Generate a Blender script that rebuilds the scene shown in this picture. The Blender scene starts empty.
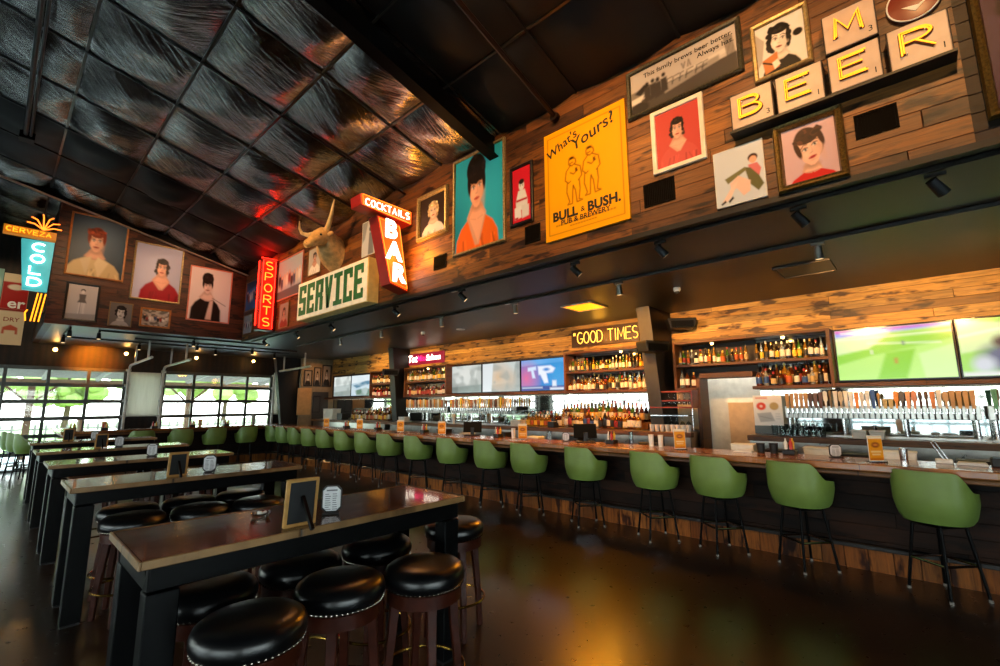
import bpy, bmesh, math, random
import numpy as np
from mathutils import Matrix, Vector
random.seed(7); RNG = np.random.default_rng(7)
S = bpy.context.scene
COL = S.collection
PI = math.pi
# ------------------------------------------------------------------ view
S.view_settings.view_transform = 'Standard'; S.view_settings.look = 'None'
S.view_settings.gamma = 1; S.view_settings.use_curve_mapping = False
S.view_settings.exposure = 0.0

def camera():
    f, yaw, pit, rol, h = 458.5, math.radians(47.526), math.radians(8.802), math.radians(-.354), 1.62
    fw = Vector((math.sin(yaw)*math.cos(pit), math.cos(yaw)*math.cos(pit), math.sin(pit)))
    rt = Vector((math.cos(yaw), -math.sin(yaw), 0)); up = rt.cross(fw)
    r2 = rt*math.cos(rol)+up*math.sin(rol); u2 = -rt*math.sin(rol)+up*math.cos(rol)
    cd = bpy.data.cameras.new('camera'); cd.sensor_width = 36; cd.lens = f/1000*36
    cd.clip_start = .05; cd.clip_end = 300
    o = bpy.data.objects.new('camera', cd); COL.objects.link(o)
    m = Matrix((r2, u2, -fw)).transposed().to_4x4(); m.translation = (0, 0, h); o.matrix_world = m
    S.camera = o
camera()

# ------------------------------------------------------------------ materials
def lin(c):
    if isinstance(c, str):
        c = tuple(int(c[i:i+2], 16)/255 for i in (0, 2, 4))
        c = tuple(x/12.92 if x <= .04045 else ((x+.055)/1.055)**2.4 for x in c)
    return tuple(c)+(1,)
class NT:
    def __init__(s, name):
        s.mat = bpy.data.materials.new(name); s.mat.use_nodes = True
        s.t = s.mat.node_tree; s.b = s.t.nodes['Principled BSDF']; s.out = s.t.nodes['Material Output']
    def n(s, typ, **k):
        nd = s.t.nodes.new('ShaderNode'+typ)
        for a, v in k.items():
            if a.startswith('i_'):
                key = a[2:]; key = int(key) if key.isdigit() else key.replace('_', ' ')
                s.put(nd.inputs[key], v)
            else: setattr(nd, a, v)
        return nd
    def put(s, sock, v):
        if hasattr(v, 'is_output'): s.t.links.new(v, sock)
        else: sock.default_value = v
    def math(s, op, a, b=0.0):
        nd = s.n('Math', operation=op); s.put(nd.inputs[0], a); s.put(nd.inputs[1], b); return nd.outputs[0]
    def ramp(s, fac, stops, interp='LINEAR'):
        nd = s.n('ValToRGB'); s.put(nd.inputs[0], fac); cr = nd.color_ramp; cr.interpolation = interp
        while len(cr.elements) < len(stops): cr.elements.new(.5)
        for e, (p, c) in zip(cr.elements, stops): e.position = p; e.color = lin(c)
        return nd.outputs[0]
    def mix(s, fac, a, b, mode='MIX'):
        nd = s.n('MixRGB', blend_type=mode); s.put(nd.inputs[0], fac); s.put(nd.inputs[1], a); s.put(nd.inputs[2], b); return nd.outputs[0]
    def set(s, **k):
        for a, v in k.items(): s.put(s.b.inputs[a.replace('_', ' ')], v)
        return s
    def bump(s, h, strength=.3, dist=.01):
        nd = s.n('Bump'); nd.inputs['Strength'].default_value = strength; nd.inputs['Distance'].default_value = dist
        s.put(nd.inputs['Height'], h); s.put(s.b.inputs['Normal'], nd.outputs[0])

MATS = {}
def plain(name, col, rough=.5, metal=0., emit=None, es=0., coat=0., trans=0., var=.12, scale=9., ior=1.45, spec=.5):
    """procedural surface: a base colour with a slight noise variation in tone and gloss"""
    if name in MATS: return MATS[name]
    k = NT(name); c = lin(col)
    tc = k.n('TexCoord'); nz = k.n('TexNoise', i_Vector=tc.outputs['Object'], i_Scale=scale, i_Detail=4.)
    dk = tuple(x*(1-var) for x in c[:3]); lt = tuple(min(1, x*(1+var)) for x in c[:3])
    k.set(Base_Color=k.ramp(nz.outputs[0], [(.3, dk), (.7, lt)]), Metallic=metal, IOR=ior)
    k.set(Roughness=k.math('ADD', k.math('MULTIPLY', nz.outputs[0], .12*rough), rough*.94))
    k.b.inputs['Specular IOR Level'].default_value = spec
    if coat: k.set(Coat_Weight=coat, Coat_Roughness=.08)
    if trans: k.set(Transmission_Weight=trans)
    if emit is not None: k.set(Emission_Color=lin(emit), Emission_Strength=es)
    MATS[name] = k.mat; return k.mat

def planks(name, u, v, ph, pl, pal, rough=.55, bumps=.5, gap=.035, knots=1., gain=1.0, spec=.4):
    """reclaimed boards: u = axis along the board, v = axis across, both 0/1/2 of object space"""
    k = NT(name); tc = k.n('TexCoord'); sp = k.n('SeparateXYZ', i_Vector=tc.outputs['Object'])
    U, V = sp.outputs[u], sp.outputs[v]
    row = k.math('FLOOR', k.math('DIVIDE', V, ph)); fr = k.math('FRACT', k.math('DIVIDE', V, ph))
    w1 = k.n('TexWhiteNoise', noise_dimensions='1D', i_W=row)
    us = k.math('ADD', k.math('DIVIDE', U, pl), k.math('MULTIPLY', w1.outputs['Value'], 7.3))
    col = k.math('FLOOR', us); fu = k.math('FRACT', us)
    w2 = k.n('TexWhiteNoise', noise_dimensions='2D', i_Vector=k.n('CombineXYZ', i_X=row, i_Y=col).outputs[0])
    g = k.n('CombineXYZ', i_X=k.math('MULTIPLY', U, 1.6), i_Y=k.math('MULTIPLY', V, 26.), i_Z=k.math('MULTIPLY', w2.outputs['Value'], 31.))
    n1 = k.n('TexNoise', i_Vector=g.outputs[0], i_Scale=1.6, i_Detail=7., i_Roughness=.65, i_Distortion=.6)
    g2 = k.n('CombineXYZ', i_X=k.math('MULTIPLY', U, 2.2), i_Y=k.math('MULTIPLY', V, 7.), i_Z=k.math('MULTIPLY', w2.outputs['Value'], 17.))
    n2 = k.n('TexNoise', i_Vector=g2.outputs[0], i_Scale=1.3, i_Detail=3.)
    base = k.ramp(w2.outputs['Value'], [(i/(len(pal)-1), c) for i, c in enumerate(pal)])
    tone = k.ramp(n1.outputs[0], [(.25, (.25*gain, .22*gain, .2*gain)), (.5, (.85*gain,)*3), (.75, (1.35*gain, 1.3*gain, 1.2*gain))])
    c = k.mix(1., base, tone, 'MULTIPLY')
    st = k.ramp(n2.outputs[0], [(.36, (.12, .08, .06)), (.46, (1, 1, 1))])
    c = k.mix(knots, c, st, 'MULTIPLY')
    ed = k.math('MINIMUM', k.math('MINIMUM', fr, k.math('SUBTRACT', 1., fr)), k.math('MULTIPLY', k.math('MINIMUM', fu, k.math('SUBTRACT', 1., fu)), pl/ph))
    gp = k.ramp(ed, [(0., (.08, .07, .06)), (gap, (1, 1, 1))])
    c = k.mix(1., c, gp, 'MULTIPLY')
    k.set(Base_Color=c, Roughness=k.math('ADD', k.math('MULTIPLY', n1.outputs[0], .25), rough-.12))
    h = k.math('ADD', k.math('MULTIPLY', n1.outputs[0], .35), k.math('MULTIPLY', gp, 1.))
    h = k.math('ADD', h, k.math('MULTIPLY', w2.outputs['Value'], .8))
    k.bump(h, bumps, .012); k.b.inputs['Specular IOR Level'].default_value = spec
    MATS[name] = k.mat; return k.mat

def leather(name, col, rough=.32):
    k = NT(name); tc = k.n('TexCoord')
    v = k.n('TexVoronoi', i_Vector=tc.outputs['Object'], i_Scale=160.)
    nz = k.n('TexNoise', i_Vector=tc.outputs['Object'], i_Scale=7.)
    c = lin(col); k.set(Base_Color=k.ramp(nz.outputs[0], [(.3, tuple(x*.9 for x in c[:3])), (.7, tuple(x*1.1 for x in c[:3]))]), Roughness=k.math('ADD', rough-.05, k.math('MULTIPLY', nz.outputs[0], .1)))
    k.bump(v.outputs['Distance'], .06, .002); MATS[name] = k.mat; return k.mat

def print_mat(name, emit=0.):
    k = NT(name); a = k.n('Attribute', attribute_name='Col')
    if emit: k.set(Base_Color=(0.01, 0.01, 0.01, 1), Emission_Color=a.outputs['Color'], Emission_Strength=emit, Roughness=.2)
    else: k.set(Base_Color=a.outputs['Color'], Roughness=.4); k.b.inputs['Specular IOR Level'].default_value = .12
    MATS[name] = k.mat; return k.mat

M_print = print_mat('printed_paper'); M_screen = print_mat('lit_screen', 1.0)
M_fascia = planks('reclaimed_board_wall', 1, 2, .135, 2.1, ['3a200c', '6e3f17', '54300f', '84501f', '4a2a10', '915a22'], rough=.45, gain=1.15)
M_end = planks('dark_board_wall', 0, 2, .12, 1.7, ['36190a', '522a12', '43210d', '5e3216'], rough=.5)
M_darkend = planks('shadowed_board', 1, 2, .135, 1.9, ['22130a', '2b190d', '2a160a'], rough=.55)  # weaker light on this stretch put into darker board colours
M_header = planks('honey_board_wall', 1, 2, .115, 4.6, ['c99c50', '5a3c1c', 'b98a40', 'd2aa5c', '4a3016', 'c4974a', '9a6f2e', 'd0a858'], rough=.5, gain=1.08)
M_farwall = planks('vertical_board_wall', 0, 2, 9.0, .14, ['3d2412', '53331a', '2f1c0f', '5f3b1e'], rough=.6, knots=.5)
M_kick = planks('kick_board', 2, 1, .19, 3.0, ['7a4418', '9a5c24', '63350f', 'a8682c', '864e1e'], rough=.55, gain=.8, spec=.2)
M_kickx = planks('kick_board_end', 2, 0, .19, 3.0, ['7a4418', '9a5c24', '63350f', 'a8682c'], rough=.55, gain=.8, spec=.2)
M_front = planks('bar_front_board', 1, 2, .14, 1.6, ['1f110a', '2b170d', '170d08', '331d10', '25150c'], rough=.65, spec=.2)
M_frontx = planks('bar_front_board_end', 0, 2, .14, 1.6, ['1f110a', '2b170d', '170d08', '331d10'], rough=.65, spec=.2)
M_bartop = planks('bar_top_board', 1, 0, .15, 2.6, ['8a5420', '9a6228', '7c481a', 'a87030'], rough=.25, bumps=.1, knots=.3, gain=1.2)
M_bartopx = planks('bar_top_board_end', 0, 1, .15, 2.6, ['6a3d18', '7d4a1e', '5a3213', '8b5826'], rough=.22, bumps=.1, knots=.3, gain=1.2)
M_ledge = planks('back_bar_board', 1, 2, .3, 2.6, ['6b451f', '7d5226', '5a3918'], rough=.45, bumps=.2, knots=.5)
M_shelf = planks('shelf_board', 1, 2, .2, 2.0, ['5d3416', '6e411d', '4f2b12'], rough=.5, bumps=.2, knots=.4)
M_post = planks('shelf_post_board', 2, 1, .2, 2.0, ['5d3416', '6e411d', '4f2b12'], rough=.5, bumps=.2, knots=.4)
M_table = planks('lacquered_table_board', 0, 1, .175, 1.9, ['4c2a12', '603718', '3c200e', '6e441e'], rough=.17, bumps=.05, knots=.8, gain=1.0)
M_tedge = planks('table_edge_board', 0, 1, .4, 1.2, ['7a5a35', '8d6c44', '6b4b29'], rough=.4, bumps=.2, knots=.5)
for nm in ('lacquered_table_board',):
    b = MATS[nm].node_tree.nodes['Principled BSDF']; b.inputs['Coat Weight'].default_value = .6; b.inputs['Specular IOR Level'].default_value = .08; b.inputs['Coat Roughness'].default_value = .05; b.inputs['Roughness'].default_value = .3
for nm in ('bar_top_board', 'bar_top_board_end'):
    b = MATS[nm].node_tree.nodes['Principled BSDF']; b.inputs['Coat Weight'].default_value = .6; b.inputs['Coat Roughness'].default_value = .12

def floor_mat():
    k = NT('stained_concrete'); tc = k.n('TexCoord')
    n1 = k.n('TexNoise', i_Vector=tc.outputs['Object'], i_Scale=.9, i_Detail=8., i_Roughness=.6)
    n2 = k.n('TexNoise', i_Vector=tc.outputs['Object'], i_Scale=14., i_Detail=6.)
    n3 = k.n('TexVoronoi', i_Vector=tc.outputs['Object'], i_Scale=3.1)
    f = k.math('ADD', k.math('MULTIPLY', n1.outputs[0], .75), k.math('MULTIPLY', n2.outputs[0], .25))
    c = k.ramp(f, [(.3, '1c130b'), (.5, '281b11'), (.72, '352516')])
    k.set(Base_Color=c, Roughness=k.math('ADD', k.math('MULTIPLY', n2.outputs[0], .1), .24), Coat_Weight=.5, Coat_Roughness=.15)
    k.bump(k.math('ADD', k.math('MULTIPLY', n2.outputs[0], .5), k.math('MULTIPLY', n1.outputs[0], 2.)), .03, .01)
    MATS['floor'] = k.mat; return k.mat
M_floor = floor_mat()

def foil_mat():
    k = NT('black_foil_insulation'); tc = k.n('TexCoord'); sp = k.n('SeparateXYZ', i_Vector=tc.outputs['Object'])
    cx = k.math('FLOOR', k.math('DIVIDE', k.math('SUBTRACT', sp.outputs[0], .31), .985)); cy = k.math('FLOOR', k.math('DIVIDE', sp.outputs[1], 1.2))
    w = k.n('TexWhiteNoise', noise_dimensions='2D', i_Vector=k.n('CombineXYZ', i_X=cx, i_Y=cy).outputs[0])
    ang = k.math('MULTIPLY', k.math('SUBTRACT', w.outputs['Value'], .5), 1.6)
    rot = k.n('VectorRotate', rotation_type='Z_AXIS', i_Vector=tc.outputs['Object'], i_Angle=ang)
    s2 = k.n('SeparateXYZ', i_Vector=rot.outputs[0])
    g = k.n('CombineXYZ', i_X=k.math('MULTIPLY', s2.outputs[0], 2.2), i_Y=k.math('MULTIPLY', s2.outputs[1], 15.), i_Z=k.math('MULTIPLY', w.outputs['Value'], 40.))
    n1 = k.n('TexNoise', i_Vector=g.outputs[0], i_Scale=1.1, i_Detail=5., i_Roughness=.55, i_Distortion=.9)
    n2 = k.n('TexNoise', i_Vector=tc.outputs['Object'], i_Scale=5., i_Detail=4., i_Distortion=1.5)
    k.set(Base_Color=k.ramp(n2.outputs[0], [(.3, (.19, .185, .175)), (.7, (.33, .32, .3))]), Metallic=1., Roughness=k.math('ADD', .17, k.math('MULTIPLY', n2.outputs[0], .12)))
    k.bump(k.math('ADD', n1.outputs[0], k.math('MULTIPLY', n2.outputs[0], .12)), .42, .05)
    MATS['foil'] = k.mat; return k.mat
M_foil = foil_mat()
def glass_mat(name, tint=(.95, 1, .97), refl=.5):
    k = NT(name); lw = k.n('LayerWeight', i_Blend=.25)
    tr = k.n('BsdfTransparent'); tr.inputs[0].default_value = tint+(1,)
    gl = k.n('BsdfGlossy'); gl.inputs['Roughness'].default_value = .03
    mx = k.n('MixShader'); k.t.links.new(k.math('ADD', .03, k.math('MULTIPLY', lw.outputs['Fresnel'], refl)), mx.inputs[0])
    k.t.links.new(tr.outputs[0], mx.inputs[1]); k.t.links.new(gl.outputs[0], mx.inputs[2]); k.t.links.new(mx.outputs[0], k.out.inputs[0])
    MATS[name] = k.mat; return k.mat
M_pane = glass_mat('window_pane', (.97, .985, .975)); M_clear = glass_mat('drinking_glass', (.86, .9, .9), .9)
P = plain
M_blk = P('black_steel', '070809', .42, .0, spec=.1); M_dk = P('matte_black', '0d0d0d', .5); M_paint = P('black_painted_soffit', '2e2d29', .43, var=.08)
M_chrome = P('chrome', 'c8c8c8', .15, 1.); M_steel = P('brushed_steel', 'a5a49e', .28, 1.); M_alu = P('aluminium_frame', '4c4f4c', .4, .5)
M_galv = P('galvanised_track', 'c4c4bd', .35, .4); M_brass = P('brass', 'b08a3e', .22, 1.)
M_green = leather('green_vinyl', '6b873f', .42); M_lea = leather('black_leather', '07080a', .3)
M_wal = P('walnut_stain', '34140a', .38, var=.3, scale=20, spec=.2); M_white = P('white_enamel', 'e6e3da', .4); M_cream = P('cream_enamel', 'eadfc0', .5)
M_paper = P('white_paper', 'd9d9d6', .6); M_gold = P('antique_gold', '6b5426', .38, .55, var=.5, scale=60)
M_silv = P('aged_silver_gilt', '9a8455', .4, .5, var=.4, scale=50); M_orangewood = P('orange_wood', '9c5f22', .45, var=.25, scale=14)
M_ltwood = P('light_pine', 'b08244', .5, var=.2, scale=14); M_txt = P('black_ink', '120e08', .6); M_red = P('red_enamel', '9a1f16', .4)
M_slate = P('slate_board', '17191b', .6, var=.3); M_beige = P('beige_plywood', 'b79b78', .55); M_grey = P('grey_painted_panel', '9a9a92', .5)
M_curt = P('pale_linen', 'b5aea0', .8); M_colgrey = P('grey_steel_primer', '3a3936', .5, .1); M_greentxt = P('green_letter', '2c6a3a', .5)
M_mirror = P('mirror', 'b8bab6', .04, 1., var=.02)
def em(name, col, s, base='332211'): return P(name, base, .4, emit=col, es=s)
E_warm = em('warm_bulb', 'ffc66a', 30.); E_led = em('led_strip', 'fff1cf', 7.); E_yel = em('yellow_neon', 'ff981c', 2.7); E_gold = em('gold_neon', 'ffb848', 3.4)
E_orange = em('orange_neon', 'ff7420', 4.); E_white = em('white_neon', 'fff3dc', 5.); E_red = em('red_neon', 'ff1d10', 9.); E_cold = em('icy_white_neon', 'eafff6', 5.)
E_pink = em('pink_neon', 'ff2470', 3.); E_amber = em('amber_panel', 'ff960c', 2.6)
E_face = em('orange_sign_face', 'ff5010', 1.7, '8a2a10'); E_teal = em('teal_sign_face', '4ab4b4', .8, '3f8f92'); E_tile = em('backlit_tile', 'ffb486', .16, 'a8927e')

# ------------------------------------------------------------------ mesh building
class MB:
    def __init__(s): s.v = []; s.f = []; s.m = []; s.T = Matrix()
    def add(s, vs, fs, m=0, T=None):
        T = s.T if T is None else s.T @ T
        o = len(s.v); s.v.extend(tuple(T @ Vector(p)) for p in vs)
        s.f.extend(tuple(i+o for i in f) for f in fs); s.m.extend([m]*len(fs)); return s
    def box(s, x0, x1, y0, y1, z0, z1, m=0, T=None):
        return s.add([(x, y, z) for z in (z0, z1) for y in (y0, y1) for x in (x0, x1)],
                     [(0, 2, 3, 1), (4, 5, 7, 6), (0, 1, 5, 4), (2, 6, 7, 3), (0, 4, 6, 2), (1, 3, 7, 5)], m, T)
    def prism(s, pts, y0, y1, m=0, T=None):
        """polygon in x,z (counter-clockwise seen from -y) extruded along y"""
        n = len(pts); vs = [(x, y0, z) for x, z in pts]+[(x, y1, z) for x, z in pts]
        return s.add(vs, [tuple(range(n)), tuple(range(2*n-1, n-1, -1))]+[(i, i+n, (i+1) % n+n, (i+1) % n) for i in range(n)], m, T)
    def slab(s, pts, z0, z1, m=0, T=None):
        n = len(pts); vs = [(x, y, z0) for x, y in pts]+[(x, y, z1) for x, y in pts]
        return s.add(vs, [tuple(range(n-1, -1, -1)), tuple(range(n, 2*n))]+[(i, (i+1) % n, (i+1) % n+n, i+n) for i in range(n)], m, T)
    def lathe(s, prof, n=16, m=0, T=None, axis=None):
        vs = []; fs = []
        for r, z in prof: vs += [(r*math.cos(2*PI*i/n), r*math.sin(2*PI*i/n), z) for i in range(n)]
        for k in range(len(prof)-1):
            for i in range(n):
                j = (i+1) % n; fs.append((k*n+i, k*n+j, k*n+n+j, k*n+n+i))
        if prof[0][0] > 1e-6: fs.append(tuple(range(n-1, -1, -1)))
        if prof[-1][0] > 1e-6: fs.append(tuple((len(prof)-1)*n+i for i in range(n)))
        return s.add(vs, fs, m, T)
    def cyl(s, p0, p1, r0, r1=None, n=10, m=0):
        p0 = Vector(p0); p1 = Vector(p1); r1 = r0 if r1 is None else r1; d = p1-p0
        T = Matrix.Translation(p0) @ d.to_track_quat('Z', 'Y').to_matrix().to_4x4()
        return s.lathe([(r0, 0), (r1, d.length)], n, m, T)
    def tube(s, pts, r, n=6, m=0, closed=False, radii=None):
        P_ = [Vector(p) for p in pts]; N = len(P_); vs = []; fs = []; up = None
        for i in range(N):
            a = P_[i-1] if (i > 0 or closed) else P_[i]; b = P_[(i+1) % N] if (i < N-1 or closed) else P_[i]
            t = (b-a); t = t.normalized() if t.length > 1e-9 else Vector((0, 0, 1))
            if up is None:
                up = t.orthogonal().normalized()
            up = (up-t*up.dot(t)); up = up.normalized() if up.length > 1e-6 else t.orthogonal().normalized()
            w = t.cross(up); rr = radii[i] if radii else r
            vs += [tuple(P_[i]+(up*math.cos(2*PI*k/n)+w*math.sin(2*PI*k/n))*rr) for k in range(n)]
        for i in range(N if closed else N-1):
            for k in range(n):
                a = i*n; b = ((i+1) % N)*n; fs.append((a+k, a+(k+1) % n, b+(k+1) % n, b+k))
        if not closed: fs += [tuple(range(n-1, -1, -1)), tuple((N-1)*n+k for k in range(n))]
        return s.add(vs, fs, m)
    def ball(s, c, r, n=8, m=0, sc=(1, 1, 1)):
        pr = [(r*math.sin(PI*i/(n//2+2)), -r*math.cos(PI*i/(n//2+2))) for i in range(n//2+3)]
        pr[0] = (0.0, -r); pr[-1] = (0.0, r)
        return s.lathe(pr, n, m, Matrix.Translation(c) @ Matrix.Diagonal((*sc, 1)))
    def frame(s, w, h, prof, m=0, T=None):
        """mitred picture frame: prof = [(inset, depth toward the viewer)]; outer size w x h, centre at origin, front = -y"""
        vs = []; fs = []
        for ins, d in prof:
            a, b = w/2-ins, h/2-ins; vs += [(-a, -d, -b), (a, -d, -b), (a, -d, b), (-a, -d, b)]
        for k in range(len(prof)-1):
            for i in range(4): fs.append((k*4+i, k*4+(i+1) % 4, k*4+4+(i+1) % 4, k*4+4+i))
        return s.add(vs, fs, m, T)
    def build(s, name, mats, parent=None, bevel=0., smooth=False, loc=(0, 0, 0), rot=(0, 0, 0), seg=1):
        me = bpy.data.meshes.new(name); me.from_pydata(s.v, [], s.f)
        for mt in (mats if isinstance(mats, (list, tuple)) else [mats]): me.materials.append(mt)
        me.polygons.foreach_set('material_index', s.m)
        bm = bmesh.new(); bm.from_mesh(me); bmesh.ops.remove_doubles(bm, verts=bm.verts, dist=1e-5)
        bmesh.ops.recalc_face_normals(bm, faces=bm.faces)
        if bevel:
            eg = [e for e in bm.edges if len(e.link_faces) == 2 and e.calc_face_angle(0) > .6]
            bmesh.ops.bevel(bm, geom=eg, offset=bevel, segments=seg, profile=.5, affect='EDGES', clamp_overlap=True)
        bm.to_mesh(me); bm.free()
        if smooth:
            me.polygons.foreach_set('use_smooth', [True]*len(me.polygons)); me.set_sharp_from_angle(angle=math.radians(42))
        o = bpy.data.objects.new(name, me); COL.objects.link(o); o.location = loc; o.rotation_euler = rot
        if parent: o.parent = parent
        return o
def tag(o, label, cat, group=None, kind=None):
    if label: o['label'] = label
    if cat: o['category'] = cat
    if group: o['group'] = group
    if kind: o['kind'] = kind
    return o
def struct(name, mb, mats, **k):
    o = mb.build(name, mats, **k); o['kind'] = 'structure'; return o
def thing(name, label, cat, loc=(0, 0, 0), rz=0., group=None):
    o = bpy.data.objects.new(name, None); COL.objects.link(o); o.empty_display_size = .1
    o.location = loc; o.rotation_euler = (0, 0, rz); return tag(o, label, cat, group)
def dup(root, loc, rz=0., label=None, group=None):
    r = root.copy(); COL.objects.link(r); r.location = loc; r.rotation_euler = (0, 0, rz)
    if label: r['label'] = label
    if group: r['group'] = group
    for ch in list(root.children):
        c = ch.copy(); COL.objects.link(c); c.parent = r
        for g in list(ch.children):
            d = g.copy(); COL.objects.link(d); d.parent = c
    return r
FW = -PI/2      # rotation of things hung on walls that face -X
def box_thing(name, label, cat, mats, x0, x1, y0, y1, z0, z1, bevel=.004, group=None):
    cx, cy = (x0+x1)/2, (y0+y1)/2
    o = MB().box(x0-cx, x1-cx, y0-cy, y1-cy, 0, z1-z0).build(name, mats, bevel=bevel, loc=(cx, cy, z0)); return tag(o, label, cat, group)

# ------------------------------------------------------------------ text and prints
_txt = {}
def text_geo(body, size=1., ext=0., off=0., align='CENTER', shear=0., sx=1., bev=0.):
    key = (body, ext, off, align, shear, sx)
    if key not in _txt:
        cu = bpy.data.curves.new('t', 'FONT'); cu.body = body; cu.size = 1; cu.extrude = ext; cu.offset = off; cu.align_x = align; cu.align_y = 'CENTER'; cu.shear = shear
        cu.resolution_u = 3
        ob = bpy.data.objects.new('t', cu); COL.objects.link(ob); dg = bpy.context.evaluated_depsgraph_get(); dg.update()
        me = ob.evaluated_get(dg).to_mesh()
        vs = [(v.co.x*sx, -v.co.z, v.co.y) for v in me.vertices]; fs = [tuple(p.vertices) for p in me.polygons]
        ob.evaluated_get(dg).to_mesh_clear(); bpy.data.objects.remove(ob); bpy.data.curves.remove(cu); _txt[key] = (vs, fs)
    vs, fs = _txt[key]; return [(x*size, y*size, z*size) for x, y, z in vs], fs
def add_text(mb, body, x, z, size, y=0., ang=0., m=0, **k):
    vs, fs = text_geo(body, size, **k)
    return mb.add(vs, fs, m, Matrix.Translation((x, y, z)) @ Matrix.Rotation(-ang, 4, 'Y'))
# stroke font for neon tubing, unit box
def arc(cx, cz, rx, rz, a0, a1, n=9): return [(cx+rx*math.cos(math.radians(a0+(a1-a0)*i/n)), cz+rz*math.sin(math.radians(a0+(a1-a0)*i/n))) for i in range(n+1)]
NEON = {
 'A': [[(0, 0), (.5, 1), (1, 0)], [(.2, .38), (.8, .38)]], 'B': [[(0, 0), (0, 1), (.5, 1)]+arc(.5, .77, .4, .23, 90, -90)+[(.15, .54), (.55, .54)]+arc(.55, .27, .45, .27, 90, -90)+[(0, 0)]],
 'C': [arc(.55, .5, .55, .5, 50, 310, 14)], 'D': [[(0, 0), (0, 1), (.4, 1)]+arc(.4, .5, .6, .5, 90, -90, 12)+[(0, 0)]], 'E': [[(1, 1), (0, 1), (0, 0), (1, 0)], [(0, .53), (.85, .53)]],
 'G': [arc(.55, .5, .55, .5, 50, 330, 14)+[(1, .42), (.6, .42)]], 'I': [[(.5, 0), (.5, 1)]], 'K': [[(0, 0), (0, 1)], [(.95, 1), (.05, .45), (1, 0)]], 'L': [[(0, 1), (0, 0), (.9, 0)]],
 'M': [[(0, 0), (.08, 1), (.5, .25), (.92, 1), (1, 0)]], 'O': [arc(.5, .5, .5, .5, 0, 360, 18)], 'P': [[(0, 0), (0, 1), (.5, 1)]+arc(.5, .74, .45, .26, 90, -90)+[(0, .48)]],
 'R': [[(0, 0), (0, 1), (.5, 1)]+arc(.5, .75, .45, .25, 90, -90)+[(.05, .5)], [(.45, .5), (1, 0)]], 'S': [arc(.5, .75, .45, .25, 40, 270, 10)+arc(.5, .25, .45, .25, 90, -140, 10)],
 'T': [[(0, 1), (1, 1)], [(.5, 1), (.5, 0)]], 'V': [[(0, 1), (.5, 0), (1, 1)]], 'Z': [[(0, 1), (1, 1), (0, 0), (1, 0)]], '"': [[(.3, 1), (.25, .75)], [(.7, 1), (.65, .75)]]}
def neon_text(mb, body, x, z, w, h, gap, r, y, m=0, n=6, widths={}, ang=0.):
    """tube lettering starting at x, base z; w,h size of a letter"""
    for ch in body:
        lw = w*widths.get(ch, 1)
        if ch in NEON:
            for st in NEON[ch]:
                mb.tube([(x+a*lw, y, z+b*h) for a, b in st], r, n, m)
        x += lw+gap
    return mb
def C(c): return lin(c)[:3]
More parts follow.
